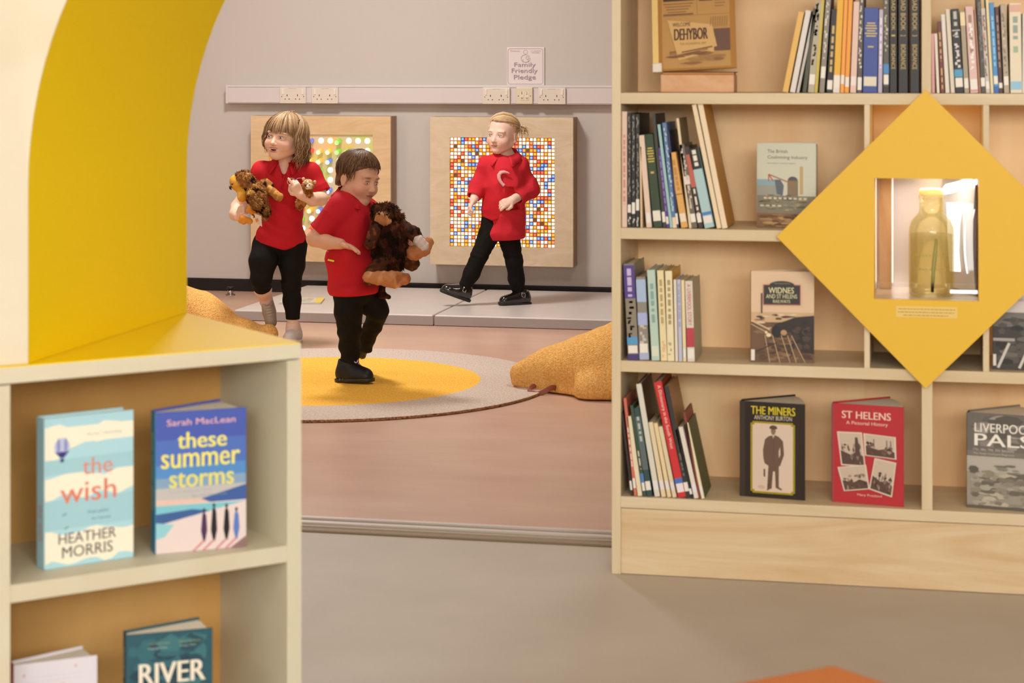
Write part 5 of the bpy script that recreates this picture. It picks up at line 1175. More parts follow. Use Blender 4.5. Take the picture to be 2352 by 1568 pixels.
# leggings
v = Vol((-.24, -.20, .06), (.16, .16, .52), .0035)
v.ell(J(645, 552), (.102, .072, .06), None, .03)
v.chain([hL, J(604, 600, -.05), knL], [.064, .058, .046], .02); ce = J(602, 655, -.035); v.chain([knL, ce], [.046, .043], .01)
v.chain([hR, J(671, 608, -.01), knR, J(671, 690, .005), J(673, 736, .0)], [.062, .053, .040, .037, .030], .02)
v.disp(lambda X, Y, Z: (.0012*np.sin(Z*260+X*40)*np.exp(-((Z-knR[2])/.03)**2)+.0006*np.sin(Z*90+X*120)).astype(np.float32))
cc = J(603, 657, -.01); v.cut(cc, (.18, .72, -.95), .002, cutbox(cc, .075)); c2 = J(673, 733, 0); v.cut(c2, (0, 0, -1), 0, cutbox(c2, .06))
v.mesh('leggings', black_cloth, k1.root)
# socks and shoes
sock = plain('E2C4B0', .8, bump=.0004, bscale=300); shoe_w = plain('D2C6C0', .45); shoe_g = plain('A79684', .6)
def sock_(kid, a, b, r): 
    v = Vol(np.minimum(a, b)-.05, np.maximum(a, b)+.05, .0028); v.cap(a, b, r, r*1.05, 0); d = (a-b)/np.linalg.norm(a-b); v.cut(a, d, .002); v.cap(a-d*.004, a+d*.05, r-.004, r-.004, 0, 's'); v.mesh('sock', sock, kid.root)
sock_(k1, J(673, 741, 0), J(672, 757, -.004), .0295); sock_(k1, J(608, 676, .042), J(612, 692, .075), .029)
def sneaker(kid, heel, toe, up, mat, sole, w=.030, ank=None, name='trainer', laces=None, h=.045, buckle=False):
    heel, toe, up = map(np.array, (heel, toe, up)); d = toe-heel; Ln = np.linalg.norm(d); d = d/Ln; up = up-d*(up @ d); up /= np.linalg.norm(up); s = np.cross(d, up)
    lo, hi = np.minimum(heel, toe)-.09, np.maximum(heel, toe)+.11; o = thing  # local
    P = lambda a, b, c: heel+d*a*Ln+s*b+up*c
    v = Vol(lo, hi, .0026)
    v.chain([P(.12, 0, .026), P(.45, 0, .026), P(.86, .002, .020)], [w*.92, w*.98, w*.86], .015); v.cap(P(.16, 0, .045), P(.30, 0, h+.014), w*.92, w*.82, .02); v.cap(P(.16, 0, .05), P(.14, 0, h+.028), w*.72, w*.68, .012)
    v.cap(P(.35, 0, .050), P(.75, 0, .026), w*.70, w*.72, .02); v.cut(P(0, 0, .007), -up, .003)
    v.ell(P(.20, 0, h+.045), (w*.70,)*3, None, .004, 's')
    sh = v.mesh(name, mat, kid.root)
    v = Vol(lo, hi, .0026); v.chain([P(.10, 0, .010), P(.45, 0, .010), P(.88, .002, .011)], [w*1.02, w*1.06, w*.95], .01); v.cut(P(0, 0, .0), -up, .002); v.cut(P(0, 0, .015), up, .003)
    v.mesh('sole', sole, sh)
    m = MB()
    if laces:
        for i in range(4):
            a = .36+i*.10; z = .079-i*.0072; m.tube([P(a, -w*.55, z-.008), P(a+.03, -.002, z), P(a+.01, w*.55, z-.008)], .0028, laces, 6)
        m.build('laces', sh)
    if buckle:
        st_ = plain('0E0C0B', .12, spec=.6, coat=.6); m.tube([P(.22, -w*1.0, .030), P(.30, -w*.86, .058), P(.34, 0, .075), P(.30, w*.86, .058), P(.22, w*1.0, .030)], [.004, .005, .005, .005, .004], st_, 8); m.build('strap', sh)
        b = MB(); f = [P(.30-.05, -w*.98-.003, .040), P(.30+.06, -w*.98-.003, .044), P(.33+.03, -w*.86-.004, .062), P(.30-.06, -w*.86-.004, .058)]; b.tube([tuple(x) for x in f+[f[0]]], .0018, plain('D8D0C8', .2, 1), 6); b.build('buckle', sh)
    return P
sneaker(k1, J(679, 787, .045), J(664, 787.5, -.075), (0, 0, 1), shoe_w, plain('E4DAD4', .5), .033, laces=plain('9A8A80', .6), h=.050)
hl = J(613, 692, .115); tl = J(624, 742, .085)
sneaker(k1, hl, tl+(tl-hl)*.10, np.array([.10, -.95, .25]), shoe_g, plain('8F7F6E', .7), .027, laces=plain('BFB0A0', .6), h=.036)
# hair
h_cols = ['B08C64', '86623E', 'CCAE88', '9E7A54', '6E4E30', 'B8966E']
def hair_cap(kid, L, Rm, sc, fringe, back, colr, name='hair', grow=.0065):
    v = Vol(L(0, 0, 0)-.16*sc, L(0, 0, 0)+.16*sc, .003); E = lambda p, r, k=.01, op='u': v.ell(L(*p), np.array(r)*sc, Rm, k*sc, op)
    E((0, .016, .032), (.071+grow, .083+grow, .073+grow), 0)
    if back: E((0, .045, -.03), (.060, .05, .055), .02)
    v.cut(L(0, -.036, fringe), Rm @ np.array([0, -.80, -1.0]), .006*sc)
    v.disp(lambda X, Y, Z: .0008*np.sin(X*400+Y*130)+0*Z)
    return v.mesh(name, hair_m, kid.root, colr)
hair_cap(k1, L1, R1, S1, .020, True, 'A07E5A')
rs = np.random.RandomState(4); paths = []
for i in range(210):      # fringe
    az = rs.uniform(-1.05, 1.05); th1 = rs.uniform(1.56, 1.80)+.1*(abs(az) > .8); P = []
    for t in np.linspace(0, 1, 9): th = .25+(th1-.25)*t; P.append(scalp(L1, az*(.55+.45*t)+.12*(1-t), th, 1.07+.02*math.sin(t*3+i)))
    paths.append(P)
for i in range(760):      # sides and back, wavy, to the shoulders
    az = rs.uniform(1.02, 2*PI-1.02); P = []; L_ = rs.uniform(.05, .125)*(1.2 if az < PI else .75); ph = rs.uniform(0, 6.3); amp = rs.uniform(.004, .013); far = rs.uniform(.98, 1.20)
    for t in np.linspace(0, 1, 8): th = .15+(1.75-.15)*t; P.append(scalp(L1, PI+(az-PI)*(.7+.3*t), th, 1.06*(1+(far-1)*t)))
    e = P[-1]; o_ = e-np.array(L1(0, .014, .03)); o_[2] = 0; o_ /= np.linalg.norm(o_)+1e-9
    for t in np.linspace(.12, 1, 9): P.append(e+np.array([0, 0, -L_*t])+o_*(.010*math.sin(t*2.4)-.02*t*t)+np.array([math.sin(ph+t*9), math.cos(ph+t*8), 0])*amp*t)
    paths.append(P)
for i in range(26):       # half-up twist on the crown
    a = rs.uniform(0, 6.28); b = L1(.0, .030, .108); P = [b+np.array([.018*math.cos(a+t*2.5)*(1-t*.5), .018*math.sin(a+t*2.5)*(1-t*.5), .010*math.sin(t*3.1)-.012*t+rs.uniform(-.003, .004)]) for t in np.linspace(0, 1, 8)]; paths.append(P)
for sgn in (-1, 1):       # braid lines back over the head
    for i in range(10):
        P = [scalp(L1, sgn*(1.25+.9*t)+.06*math.sin(i), .95-.35*t, 1.11+.015*math.sin(t*20+i)) for t in np.linspace(0, 1, 12)]; paths.append(P)
strands('hair_locks', k1.root, paths, .0015, h_cols, 2)

# ================================================================== CHILD 3: blonde girl on the mat
k3 = Kid(1165, 9.644, .0507, 'blonde child in red fleece cardigan striding left on the padded mat', 'children playing')
J = k3.j
R3 = rot(R(-30), R(-3), R(4)); hc3 = J(1154, 308, 0); S3 = .95
v = Vol((-.36, -.22, -.03), (.20, .24, .97), .003)
L3 = head(v, hc3, R3, S3, 'shut', .55); nb = J(1163, 364, .02); v.cap(L3(0, .018, -.06), nb, .034, .036, .02)
ch = J(1160, 410); v.ell(ch, (.085, .062, .11), None, .03); v.ell(J(1153, 465), (.080, .06, .10), None, .03); v.ell(J(1148, 505), (.085, .064, .07), None, .03)
shL, shR = J(1122, 380, .0), J(1192, 384, .02); v.cap(shL, nb, .03, .034, .03); v.cap(shR, nb, .03, .034, .03)
elL, wrL = J(1098, 430, .0), J(1088, 460, -.05); v.chain([shL, elL, wrL], [.032, .028, .020], .01); hand(v, wrL, J(1079, 477, -.07)-wrL, np.array([.9, .3, 0]), -1, .95, (.3, .35, .4, .45), .3)
elR, wrR = J(1217, 433, .02), J(1178, 459, -.085); v.chain([shR, elR, wrR], [.032, .029, .021], .01); hand(v, wrR, J(1148, 471, -.11)-wrR, np.array([-.25, .8, -.5]), 1, 1.0, (.35, .4, .45, .5), .4)
hL, hR = J(1137, 510, .0), J(1163, 515, .02); knL, anL = J(1102, 585, -.03), J(1064, 664, -.02); knR, anR = J(1181, 600, .0), J(1192, 678, .05)
v.chain([hL, knL, J(1083, 628, -.02), anL], [.056, .036, .035, .024], .015); v.chain([hR, knR, J(1186, 640, .03), anR], [.056, .036, .034, .024], .015)
v.chain([anL, J(1046, 672, -.035)], [.022, .015], .01); v.chain([anR, J(1170, 692, -.0)], [.022, .016], .01)
v.mesh('body', skin_m, k3.root, face_paint(hc3, R3, S3, 'shut', base='EFC9B4', brow='C4A07C'))
eyes(k3, L3, R3, S3, (-.2, -.25))
v = Vol((-.24, -.16, .28), (.16, .16, .82), .0035)   # polo under the cardigan
v.ell(ch, (.098, .076, .12), None, .03); v.chain([J(1158, 430), J(1150, 470), J(1146, 500, -.0)], [.086, .084, .090], .03); v.cap(shL, nb, .04, .038, .03); v.cap(shR, nb, .04, .038, .03); v.cut(J(1140, 503), (.35, 0, -1), .004); v.cut(J(1120, 503), (-.3, 0, -1), .004)
v.disp(lambda X, Y, Z: folds(X, Y, Z, 1.2, 5)); v.ell(nb+np.array([0, -.004, .035]), (.046, .05, .05), None, .004, 's')
v.mesh('polo_shirt', poly_red, k3.root)
v = Vol((-.26, -.18, .20), (.20, .18, .84), .0035)   # cardigan, open at the front
v.ell(ch, (.108, .084, .125), None, .03); v.chain([J(1160, 430, .005), J(1158, 480, .01), J(1158, 530, .015)], [.092, .095, .104], .03); v.cap(shL, nb, .044, .040, .03); v.cap(shR, nb, .046, .040, .03)
v.cap(shL, ch, .045, .06, .03); v.cap(shR, ch, .045, .06, .03)
v.chain([shL, elL, J(1088, 452, -.035)], [.044, .042, .034], .02); v.chain([shR, elR, J(1188, 455, -.065)], [.047, .046, .034], .02)
v.disp(lambda X, Y, Z: folds(X, Y, Z, 1.8, 9))
p = J(1130, 548); v.cut(J(1178, 549), (.04, 0, -1), .003); q = J(1094, 527); v.cut(q, (-.25, 0, -1), .003, (q-np.array([.10, .3, .2]), q+np.array([.045, .3, .1])))
# front opening from collar to hem
for a, b, ra in ((J(1154, 395, -.11), J(1136, 500, -.13), .040), (J(1136, 500, -.13), J(1128, 590, -.13), .060)): v.cap(a, b, ra*.7, ra, .004, 's')
for (wr_, el_) in ((J(1088, 452, -.035), elL), (J(1188, 455, -.065), elR)): d_ = (wr_-el_)/np.linalg.norm(wr_-el_); v.cut(wr_, d_, .001, cutbox(wr_, .05)); v.cap(wr_-d_*.02, wr_+d_*.04, .027, .027, 0, 's')
v.ell(nb+np.array([0, -.004, .035]), (.050, .054, .05), None, .004, 's')
v.mesh('cardigan', fleece_red, k3.root)
collar(k3, nb+np.array([0, -.014, .010]), .050, .084, .026, rot(R(-12), R(-8), R(3)), .42, fleece_red, .034)
def on_body(p, c, r, off): e = 1-((p[0]-c[0])/r[0])**2-((p[2]-c[2])/r[2])**2; return (p[0], c[1]-r[1]*math.sqrt(max(e, .05))-off, p[2])
m = MB(); cl = np.array([(1172, 397, .8), (1166, 393.5, 4), (1158, 391.5, 6.5), (1150, 393, 8), (1145.5, 399, 8.5), (1146, 407, 8), (1149.5, 414, 7), (1154, 420, 6.5), (1159, 425, 8)], float)
tt = np.linspace(0, len(cl)-1, 33); cs = np.stack([np.interp(tt, range(len(cl)), np.convolve(np.pad(cl[:, q], 1, 'edge'), [.15, .7, .15], 'valid')) for q in range(3)], 1); vs = []
for i in range(33):
    t_ = cs[min(i+1, 32)]-cs[max(i-1, 0)]; L_ = math.hypot(t_[0], t_[1]); nx, ny = -t_[1]/L_, t_[0]/L_
    for sg in (-1, 1): vs.append(on_body(J(cs[i, 0]+nx*sg*cs[i, 2]/2, cs[i, 1]+ny*sg*cs[i, 2]/2, 0), ch, (.108, .086, .125), .011))
m.add(vs, [[2*i, 2*i+1, 2*i+3, 2*i+2] for i in range(32)], plain('EDA8A4', .6), None, True); o_ = m.build('swash_print', k3.root)
sm = o_.modifiers.new('t', 'SOLIDIFY'); sm.thickness = .002
v = Vol((-.32, -.16, .02), (.16, .18, .52), .0035)
v.ell(J(1150, 505), (.094, .07, .07), None, .03); v.chain([hL, knL, J(1083, 628, -.02), anL], [.062, .041, .039, .029], .015); v.chain([hR, knR, J(1186, 640, .03), J(1191, 672, .048)], [.062, .041, .039, .030], .015)
v.disp(lambda X, Y, Z: (.0014*np.sin(Z*210+X*60)*(np.exp(-((Z-knL[2])/.03)**2)+np.exp(-((Z-anR[2]-.02)/.03)**2))+.0007*np.sin(Z*90-X*120)).astype(np.float32))
v.mesh('leggings', black_cloth, k3.root)
pat = plain('100D0C', .12, spec=.6, coat=.7); sole_k = plain('2A2420', .5)
sneaker(k3, J(1214, 700, .06), J(1149, 700.5, -.015), (0, 0, 1), pat, sole_k, .029, name='shoe', h=.030, buckle=True)
h0, t0 = J(1073, 692, -.01), J(1014, 671, -.045); sneaker(k3, h0, t0, np.array([.30, 0, .95]), pat, sole_k, .029, name='shoe', h=.030, buckle=True)
hair_cap(k3, L3, R3, S3, .060, False, 'D2AE86', grow=.003)
rs = np.random.RandomState(8); paths = []; bun = L3(.075, .062, .035)
for i in range(260):
    az = rs.uniform(-2.6, 2.9); th0 = rs.uniform(.75, 1.15) if abs(az) < 1.2 else rs.uniform(1.0, 1.9)
    if abs(az) < 1.25: th0 = rs.uniform(.95, 1.02)
    a = np.array(scalp(L3, az, th0, 1.0)); c0 = np.array(L3(0, .014, .03)); P = []
    u0 = a-c0; u1 = bun-c0
    for t in np.linspace(0, 1, 11):
        w = u0*(1-t)+u1*t; w = R3.T @ w; w = w/S3; q = math.sqrt((w[0]/.0755)**2+(w[1]/.088)**2+(w[2]/.078)**2); w = w/q*(1.045+.02*math.sin(i)); P.append(c0+R3 @ (w*S3))
    paths.append(P)
for i in range(70):
    a = rs.uniform(0, 6.28); tl = rs.uniform(.02, .045); b = bun+rs.normal(0, .006, 3); dr = np.array([.8, .2, -.3])+rs.normal(0, .6, 3); dr /= np.linalg.norm(dr)
    P = [b+dr*tl*t+np.array([0, 0, -.015*t*t])+.004*np.array([math.sin(a+t*7), math.cos(a+t*6), 0])*t for t in np.linspace(0, 1, 8)]; paths.append(P)
strands('hair_locks', k3.root, paths, .0014, ['E2C49C', 'D0AA7C', 'EAD4B4', 'C09A6C'], 3)
m = MB(); m.tube([tuple(bun+R3 @ np.array([.0, .012*math.cos(a), .012*math.sin(a)])) for a in np.linspace(0, 2*PI, 13)], .003, plain('EADFD0', .6), 6); m.build('hair_tie', k3.root)

# ================================================================== CHILD 2: running child in front
k2 = Kid(805, 7.503, .0127, 'running child with brown hair in red polo carrying a large brown plush', 'children playing')
J = k2.j
R2 = rot(R(52), R(-14), R(6)); hc2 = J(824, 408, 0); S2 = .95
v = Vol((-.22, -.22, -.03), (.34, .26, .93), .003)
L2 = head(v, hc2, R2, S2, 'shut', .5); nb = J(803, 458, .015); v.cap(L2(0, .018, -.055), nb, .034, .036, .02)
ch = J(800, 505); v.ell(ch, (.068, .078, .11), rot(R(30)), .03); v.ell(J(803, 575), (.070, .074, .11), rot(R(30)), .03); v.ell(J(812, 650), (.066, .07, .07), None, .03)
shN, shF = J(783, 478, -.055), J(835, 480, .08); v.cap(shN, nb, .03, .034, .03); v.cap(shF, nb, .03, .034, .03)
elN, wrN = J(722, 548, -.06), J(782, 560, -.14); v.chain([shN, elN], [.033, .029], .01); v.chain([elN, J(750, 556, -.11), wrN], [.029, .027, .020], .01)
hand(v, wrN, J(812, 569, -.16)-wrN, np.array([.1, -.3, -.9]), -1, 1.0, (.15, .12, .15, .2), .2)
elF, wrF = J(893, 512, .06), J(938, 538, -.06); v.chain([shF, elF, wrF], [.032, .028, .020], .01); hand(v, wrF, J(936, 568, -.09)-wrF, np.array([-.7, .5, 0]), 1, 1.0, (.45, .5, .5, .5), .4)
hN, hF = J(800, 672, -.04), J(832, 672, .05); knN, anN = J(803, 755, -.03), J(806, 832, .0); knF, anF = J(868, 712, .05), J(843, 776, .16)
v.chain([hN, knN, J(803, 795, .0), anN], [.048, .032, .028, .022], .015); v.chain([hF, knF], [.048, .032], .015); v.chain([knF, anF], [.028, .020], .01); v.cap(anN, J(832, 858, -.02), .023, .017, .01); v.cap(anF, J(838, 800, .2), .022, .016, .01)
v.mesh('body', skin_m, k2.root, face_paint(hc2, R2, S2, 'shut', base='D9A384', brow='5A3A24', lip='B0605A'))
eyes(k2, L2, R2, S2, (0, -.2))
v = Vol((-.20, -.20, .26), (.20, .18, .82), .0035)
v.ell(ch, (.082, .092, .12), rot(R(30)), .03); v.chain([J(801, 540), J(803, 590), J(810, 640)], [.082, .086, .092], .03); v.ell(J(811, 664, -.012), (.094, .112, .05), None, .02)
v.cap(shN, nb, .042, .040, .03); v.cap(shF, nb, .042, .04, .03); v.cap(shN, ch, .045, .05, .03); v.cap(shF, ch, .045, .05, .03)
slN = shN+(elN-shN)*.80; slF = shF+(elF-shF)*.6; v.chain([shN, slN], [.047, .048], .02); v.chain([shF, slF], [.045, .045], .02)
v.disp(lambda X, Y, Z: folds(X, Y, Z, 1.4, 14)); v.cut(J(810, 674), (.05, 0, -1), .004)
for sh, sl, b0, b1 in ((shN, slN, (.09, .09, .07), (.026, .07, .05)), (shF, slF, (.03, .09, .07), (.09, .09, .05))):
    dd = (sl-sh)/np.linalg.norm(sl-sh); v.cut(sl, dd, .001, (sl-np.array(b0), sl+np.array(b1)))
    bx = v._w(sl-np.array(b0), sl+np.array(b1))[0]; kp = v.F.copy(); v.cap(sl-dd*.012, sl+dd*.04, .037, .038, 0, 's'); kp[bx] = v.F[bx]; v.F = kp
v.ell(nb+np.array([0, -.004, .035]), (.046, .05, .05), None, .004, 's')
v.mesh('polo_shirt', poly_red, k2.root)
collar(k2, nb+np.array([.006, -.008, .008]), .050, .076, .024, rot(R(50), R(-6), 0), .40, poly_red, .032)
MB().box(-.012, -.001, -.003, .012, .001, .003, plain('D8E030', .5), Matrix.Translation(Vector(J(760, 598, -.088))) @ Matrix.Rotation(R(12), 4, 'Y')).build('yellow_tag', k2.root)
v = Vol((-.14, -.16, .0), (.18, .26, .42), .0035)
v.ell(J(813, 672), (.078, .080, .05), None, .03); v.chain([hN, J(800, 715, -.04), knN, J(803, 795, .0), J(805, 826, .0)], [.056, .050, .043, .037, .034], .02)
v.chain([hF, J(852, 693, .05), knF], [.056, .050, .041], .02); v.chain([knF, J(858, 745, .11), anF, J(840, 794, .19)], [.040, .035, .032, .030], .012)
v.disp(lambda X, Y, Z: (.0022*np.sin(Z*150+X*50+Y*40)*(np.exp(-((Z-knN[2])/.04)**2)+1.3*np.exp(-((Z-.08)/.04)**2))+.0008*np.sin(Z*90-X*120)).astype(np.float32))
v.mesh('joggers', black_cloth, k2.root)
sk = plain('120F0D', .5); P_ = sneaker(k2, J(783, 876.5, .01), J(851, 876.5, -.045), (0, 0, 1), sk, plain('2A2418', .35), .034, name='trainer', h=.046, laces=plain('1C1816', .6))
m = MB()
for i in range(3): m.sphere(J(781+i*7, 872, -.028-.0*i), (.006, .004, .007), plain('3A3420', .15, spec=.7), 10, 8)
m.build('air_cushion', k2.root)
MB().tube([J(814, 830, -.036), J(817, 833, -.040), J(821, 831, -.040), J(822, 826, -.036)], .0024, plain('B8A0D0', .4), 6).build('lilac_pull_loop', k2.root)
sneaker(k2, J(846, 772, .20), J(836, 812, .24), np.array([-.9, -.25, -.2]), sk, plain('2A2418', .35), .032, name='trainer', h=.040)
hair_cap(k2, L2, R2, S2, .036, True, '6A4628')
rs = np.random.RandomState(12); paths = []
for i in range(420):
    az = rs.uniform(-PI, PI); th1 = rs.uniform(1.15, 1.35) if abs(az) < 1.1 else rs.uniform(1.5, 2.15); P = []
    for t in np.linspace(0, 1, 10): th = .12+(th1-.12)*t; P.append(scalp(L2, az+.15*math.sin(t*3+i), th, 1.06+.04*t*rs.uniform(.2, 1)))
    paths.append(P)
strands('hair_locks', k2.root, paths, .0015, ['6E4A2A', '553618', '80582F', '4A3018'], 5)
# ================================================================== SOFT TOYS
def fur_m(name, disp=.0025, sc=260): return vcol(name, .85, .15, bump=disp, bscale=sc)
# ---- owl held by child 1 (coordinates of child 1's frame)
J = k1.j; OD = -.17
W = lambda x, y, dy=0: J(x, y, OD+dy)
def world_thing(name, lab, cat, kid, p, grp=None):
    M_ = Matrix.Translation(kid.root.location) @ Matrix.Rotation(YAW, 4, 'Z'); w = M_ @ Vector(p)
    o = thing(name, lab, cat, tuple(w), YAW, grp); return o
ow = world_thing('plush_owl', 'brown mottled plush owl with orange feet under the child\'s arm', 'soft toy', k1, W(575, 450))
o0 = W(575, 450)
def T_(x, y, dy=0): return W(x, y, dy)-o0
def furcol(base, dark, light, f=150, seed=1, extra=None):
    def g(V):
        n = vnoise(V, f, seed); n2 = vnoise(V, f*2.2, seed+5); C = np.tile(np.array(lin(base)), (len(V), 1))
        C = mixc(C, (n2-.05)*3.0, light); C = mixc(C, (n+n2*.6-.10)*4, dark)
        return extra(V, C) if extra else C
    return g
v = Vol((-.13, -.10, -.17), (.14, .12, .13), .0026); ax = np.array([.45, 0, -.89]); Rb = rot(0, 0, R(-28))
v.ell(T_(560, 412), (.042, .040, .040), None, 0); v.ell(T_(588, 445), (.048, .046, .060), Rb, .03); v.ell(T_(598, 480, .01), (.040, .040, .050), Rb, .02)
v.disp(lambda X, Y, Z: (.0016*np.sin(X*310+Z*90)*np.sin(Z*290+Y*160)).astype(np.float32))
fur(v.mesh('owl_body', fur_m('owl_fur'), ow, furcol('A06A38', '2E170C', 'E2A468', 120, 3)), 3800, .013, .0011, (.45, 0, -.89), 1)
v = Vol((-.13, -.12, -.10), (.06, .08, .09), .0026); v.ell(T_(543, 420, -.006), (.026, .036, .036), rot(R(-20), 0, R(-20)), 0); v.ell(T_(556, 448, -.022), (.022, .024, .030), None, .02)
v.mesh('face_disc', vcol('owl_face', .8, .15), ow, furcol('D89A30', 'C88420', 'E8B860', 60, 2))
m = MB(); m.sphere(T_(534, 422, -.036), .0056, plain('1A0E08', .08), 14, 10); m.sphere(T_(533, 420.5, -.0415), .0012, plain('FFFFFF', .1, emit=.4), 8, 6); m.build('eye', ow)
m = MB(); m.tube([T_(529, 428, -.030), T_(529, 433, -.034), T_(532, 436, -.030)], [.006, .0045, .001], plain('2A1810', .4), 8); m.build('beak', ow)
v = Vol((-.06, -.12, -.14), (.14, .06, .10), .0026); v.chain([T_(577, 446, -.045), T_(590, 470, -.045), T_(612, 492, -.035)], [.018, .026, .010], .01); v.disp(lambda X, Y, Z: (.0016*np.sin(X*310+Z*90)*np.sin(Z*290)).astype(np.float32))
v.mesh('wing', fur_m('owl_fur'), ow, furcol('9A6836', '241208', 'DCA468', 110, 9, lambda V, C: mixc(C, blob(V, T_(572, 440, -.055), (.02, .02, .012), .4), 'E0B060'))); fur(ow.children[-1], 1300, .012, .0011, (.5, 0, -.8), 2)
v = Vol((-.04, -.08, -.10), (.17, .10, .09), .0026); v.ell(T_(612, 425, .02), (.034, .018, .026), rot(0, 0, R(30)), 0); v.chain([T_(620, 436, .0), T_(640, 452, -.0)], [.018, .020], .01); v.disp(lambda X, Y, Z: (.0014*np.sin(X*250+Z*90)).astype(np.float32))
v.mesh('tail', fur_m('owl_fur'), ow, furcol('A8743C', '2E180C', 'E0A860', 100, 12, lambda V, C: mixc(C, blob(V, T_(646, 440, 0), (.02, .03, .03), .5)*.6, 'D89848'))); fur(ow.children[-1], 1200, .012, .0011, (.9, 0, -.3), 3)
for nm, pts in (('foot', ((575, 478), (592, 492))), ('foot', ((557, 502), (574, 508)))):
    v = Vol((-.09, -.12, -.17), (.10, .05, .02), .0026); a, b_ = T_(*pts[0], -.05), T_(*pts[1], -.045); v.cap(a, b_, .0150, .0125, 0); v.ell(a+np.array([-.008, -.004, -.010]), (.010, .010, .010), None, .004); v.ell(a+np.array([.006, -.006, -.016]), (.010, .010, .010), None, .004)
    v.mesh(nm, vcol('owl_foot', .7, .2), ow, furcol('D88A30', 'C07020', 'E8A850', 60, 4))
m = MB(); q = [T_(584, 490, -.07), T_(600, 496, -.066), T_(602, 521, -.060), T_(588, 512, -.068)]; m.add([tuple(p) for p in q], [[0, 3, 2, 1]], plain('D8CDB8', .6)); q2 = [T_(586, 503, -.0695), T_(592, 501, -.0695), T_(594, 508, -.0690), T_(588, 510, -.0695)]
m.add([tuple(p+np.array([0, -.001, 0])) for p in q2], [[0, 3, 2, 1]], plain('E07820', .6)); o_ = m.build('fabric_tag', ow); sm = o_.modifiers.new('t', 'SOLIDIFY'); sm.thickness = .0012; sm.offset = 0
# ---- lion held in the other arm
OD = -.11; o0 = W(706, 430); li = world_thing('plush_lion', 'small tan plush lion tucked in the crook of the arm', 'soft toy', k1, o0)
v = Vol((-.07, -.07, -.14), (.06, .07, .06), .0024)
v.ell(T_(708, 425), (.026, .022, .025), None, 0); v.ell(T_(705, 445, .01), (.026, .024, .022), None, .012); v.chain([T_(700, 450, .02), T_(690, 468, .025), T_(688, 474, .02)], [.024, .020, .014], .01)
v.disp(lambda X, Y, Z: (.0018*np.sin(X*420)*np.sin(Z*400+Y*200)).astype(np.float32))
v.mesh('lion_body', fur_m('lion_fur'), li, furcol('C88A4C', '8E501E', 'E2B684', 130, 5, lambda V, C: mixc(mixc(C, blob(V, T_(703, 414, -.015), (.02, .02, .014), .4)*.8, 'E2CBA8'), blob(V, T_(706, 440, -.01), (.03, .03, .012), .4)*.8, '9A5A24'))); fur(li.children[-1], 1500, .008, .0009, (0, 0, -1), 4, .8)
v = Vol((-.05, -.06, -.05), (.05, .03, .05), .0022); v.ell(T_(711, 427, -.016), (.0145, .012, .014), None, 0); v.ell(T_(706, 431, -.024), (.0085, .008, .008), None, .005)
v.mesh('muzzle', vcol('lion_face', .8, .15), li, furcol('E6D2B4', 'D0B48C', 'F0E2CC', 90, 6))
m = MB(); m.sphere(T_(710.5, 424.5, -.0275), .0028, plain('14100C', .1), 12, 8); m.sphere(T_(702.5, 426, -.0265), .0026, plain('14100C', .1), 12, 8); m.build('eye', li)
m = MB(); m.sphere(T_(704.5, 429.5, -.033), (.0034, .0024, .0022), plain('5A2E20', .4), 10, 8); m.build('nose', li)
for x, y in ((723, 418), (697, 411)): m = MB(); m.sphere(T_(x, y, .0), (.007, .005, .008), plain('DDB488', .8), 12, 8); m.build('ear', li)
# ---- big brown plush carried by child 2
J = k2.j; OD = -.09; W = lambda x, y, dy=0: k2.j(x, y, OD+dy); o0 = W(900, 560); mk = world_thing('plush_monkey', 'big dark brown plush monkey with tan feet held by the running child', 'soft toy', k2, o0)
pf = lambda: fur_m('monkey_fur', .004, 200)
v = Vol((-.12, -.13, -.14), (.12, .13, .15), .0034); v.ell(T_(893, 548, .0), (.070, .065, .085), None, 0); v.ell(T_(898, 590), (.066, .062, .060), None, .03); v.disp(lambda X, Y, Z: (.002*np.sin(X*240+Y*60)*np.sin(Z*230+Y*100)).astype(np.float32))
v.mesh('plush_body', pf(), mk, furcol('3E1E10', '1C0C06', '6A3A20', 90, 5)); fur(mk.children[-1], 3500, .014, .0013, (0, 0, -1), 5, .6)
v = Vol((-.15, -.13, .0), (.13, .13, .20), .0034); v.ell(T_(886, 494, -.0), (.054, .052, .046), None, 0); v.ell(T_(862, 478, .02), (.014, .012, .018), None, .01); v.ell(T_(921, 500, .02), (.014, .012, .018), None, .01); v.disp(lambda X, Y, Z: (.002*np.sin(X*240+Y*60)*np.sin(Z*230)).astype(np.float32))
v.mesh('plush_head', pf(), mk, furcol('5C3420', '2A140A', '8A5434', 90, 7)); fur(mk.children[-1], 2500, .013, .0013, (0, 0, -1), 6, .6)
v = Vol((-.10, -.13, .0), (.10, .02, .17), .003); v.ell(T_(880, 507, -.038), (.034, .026, .022), None, 0); v.ell(T_(880, 494, -.036), (.030, .020, .018), None, .01)
v.mesh('muzzle', vcol('monkey_tan', .8, .15), mk, furcol('C88C5C', 'A86C40', 'E0AC80', 60, 8))
m = MB(); m.sphere(T_(871, 491, -.063), .0045, plain('100C0A', .1), 12, 8); m.sphere(T_(889, 492, -.063), .0045, plain('100C0A', .1), 12, 8); m.build('eye', mk)
def limb(nm, pts, rs_, colr): v = Vol((-.16, -.16, -.24), (.22, .18, .16), .0034); v.chain([T_(*p) for p in pts], rs_, .012); v.disp(lambda X, Y, Z: (.0018*np.sin(X*240+Y*60)*np.sin(Z*230)).astype(np.float32)); return v.mesh(nm, pf(), mk, colr)
br = furcol('4A2614', '1E0E06', '7A4628', 90, 15); tn = furcol('C07E50', 'A06038', 'DCA47A', 50, 16)
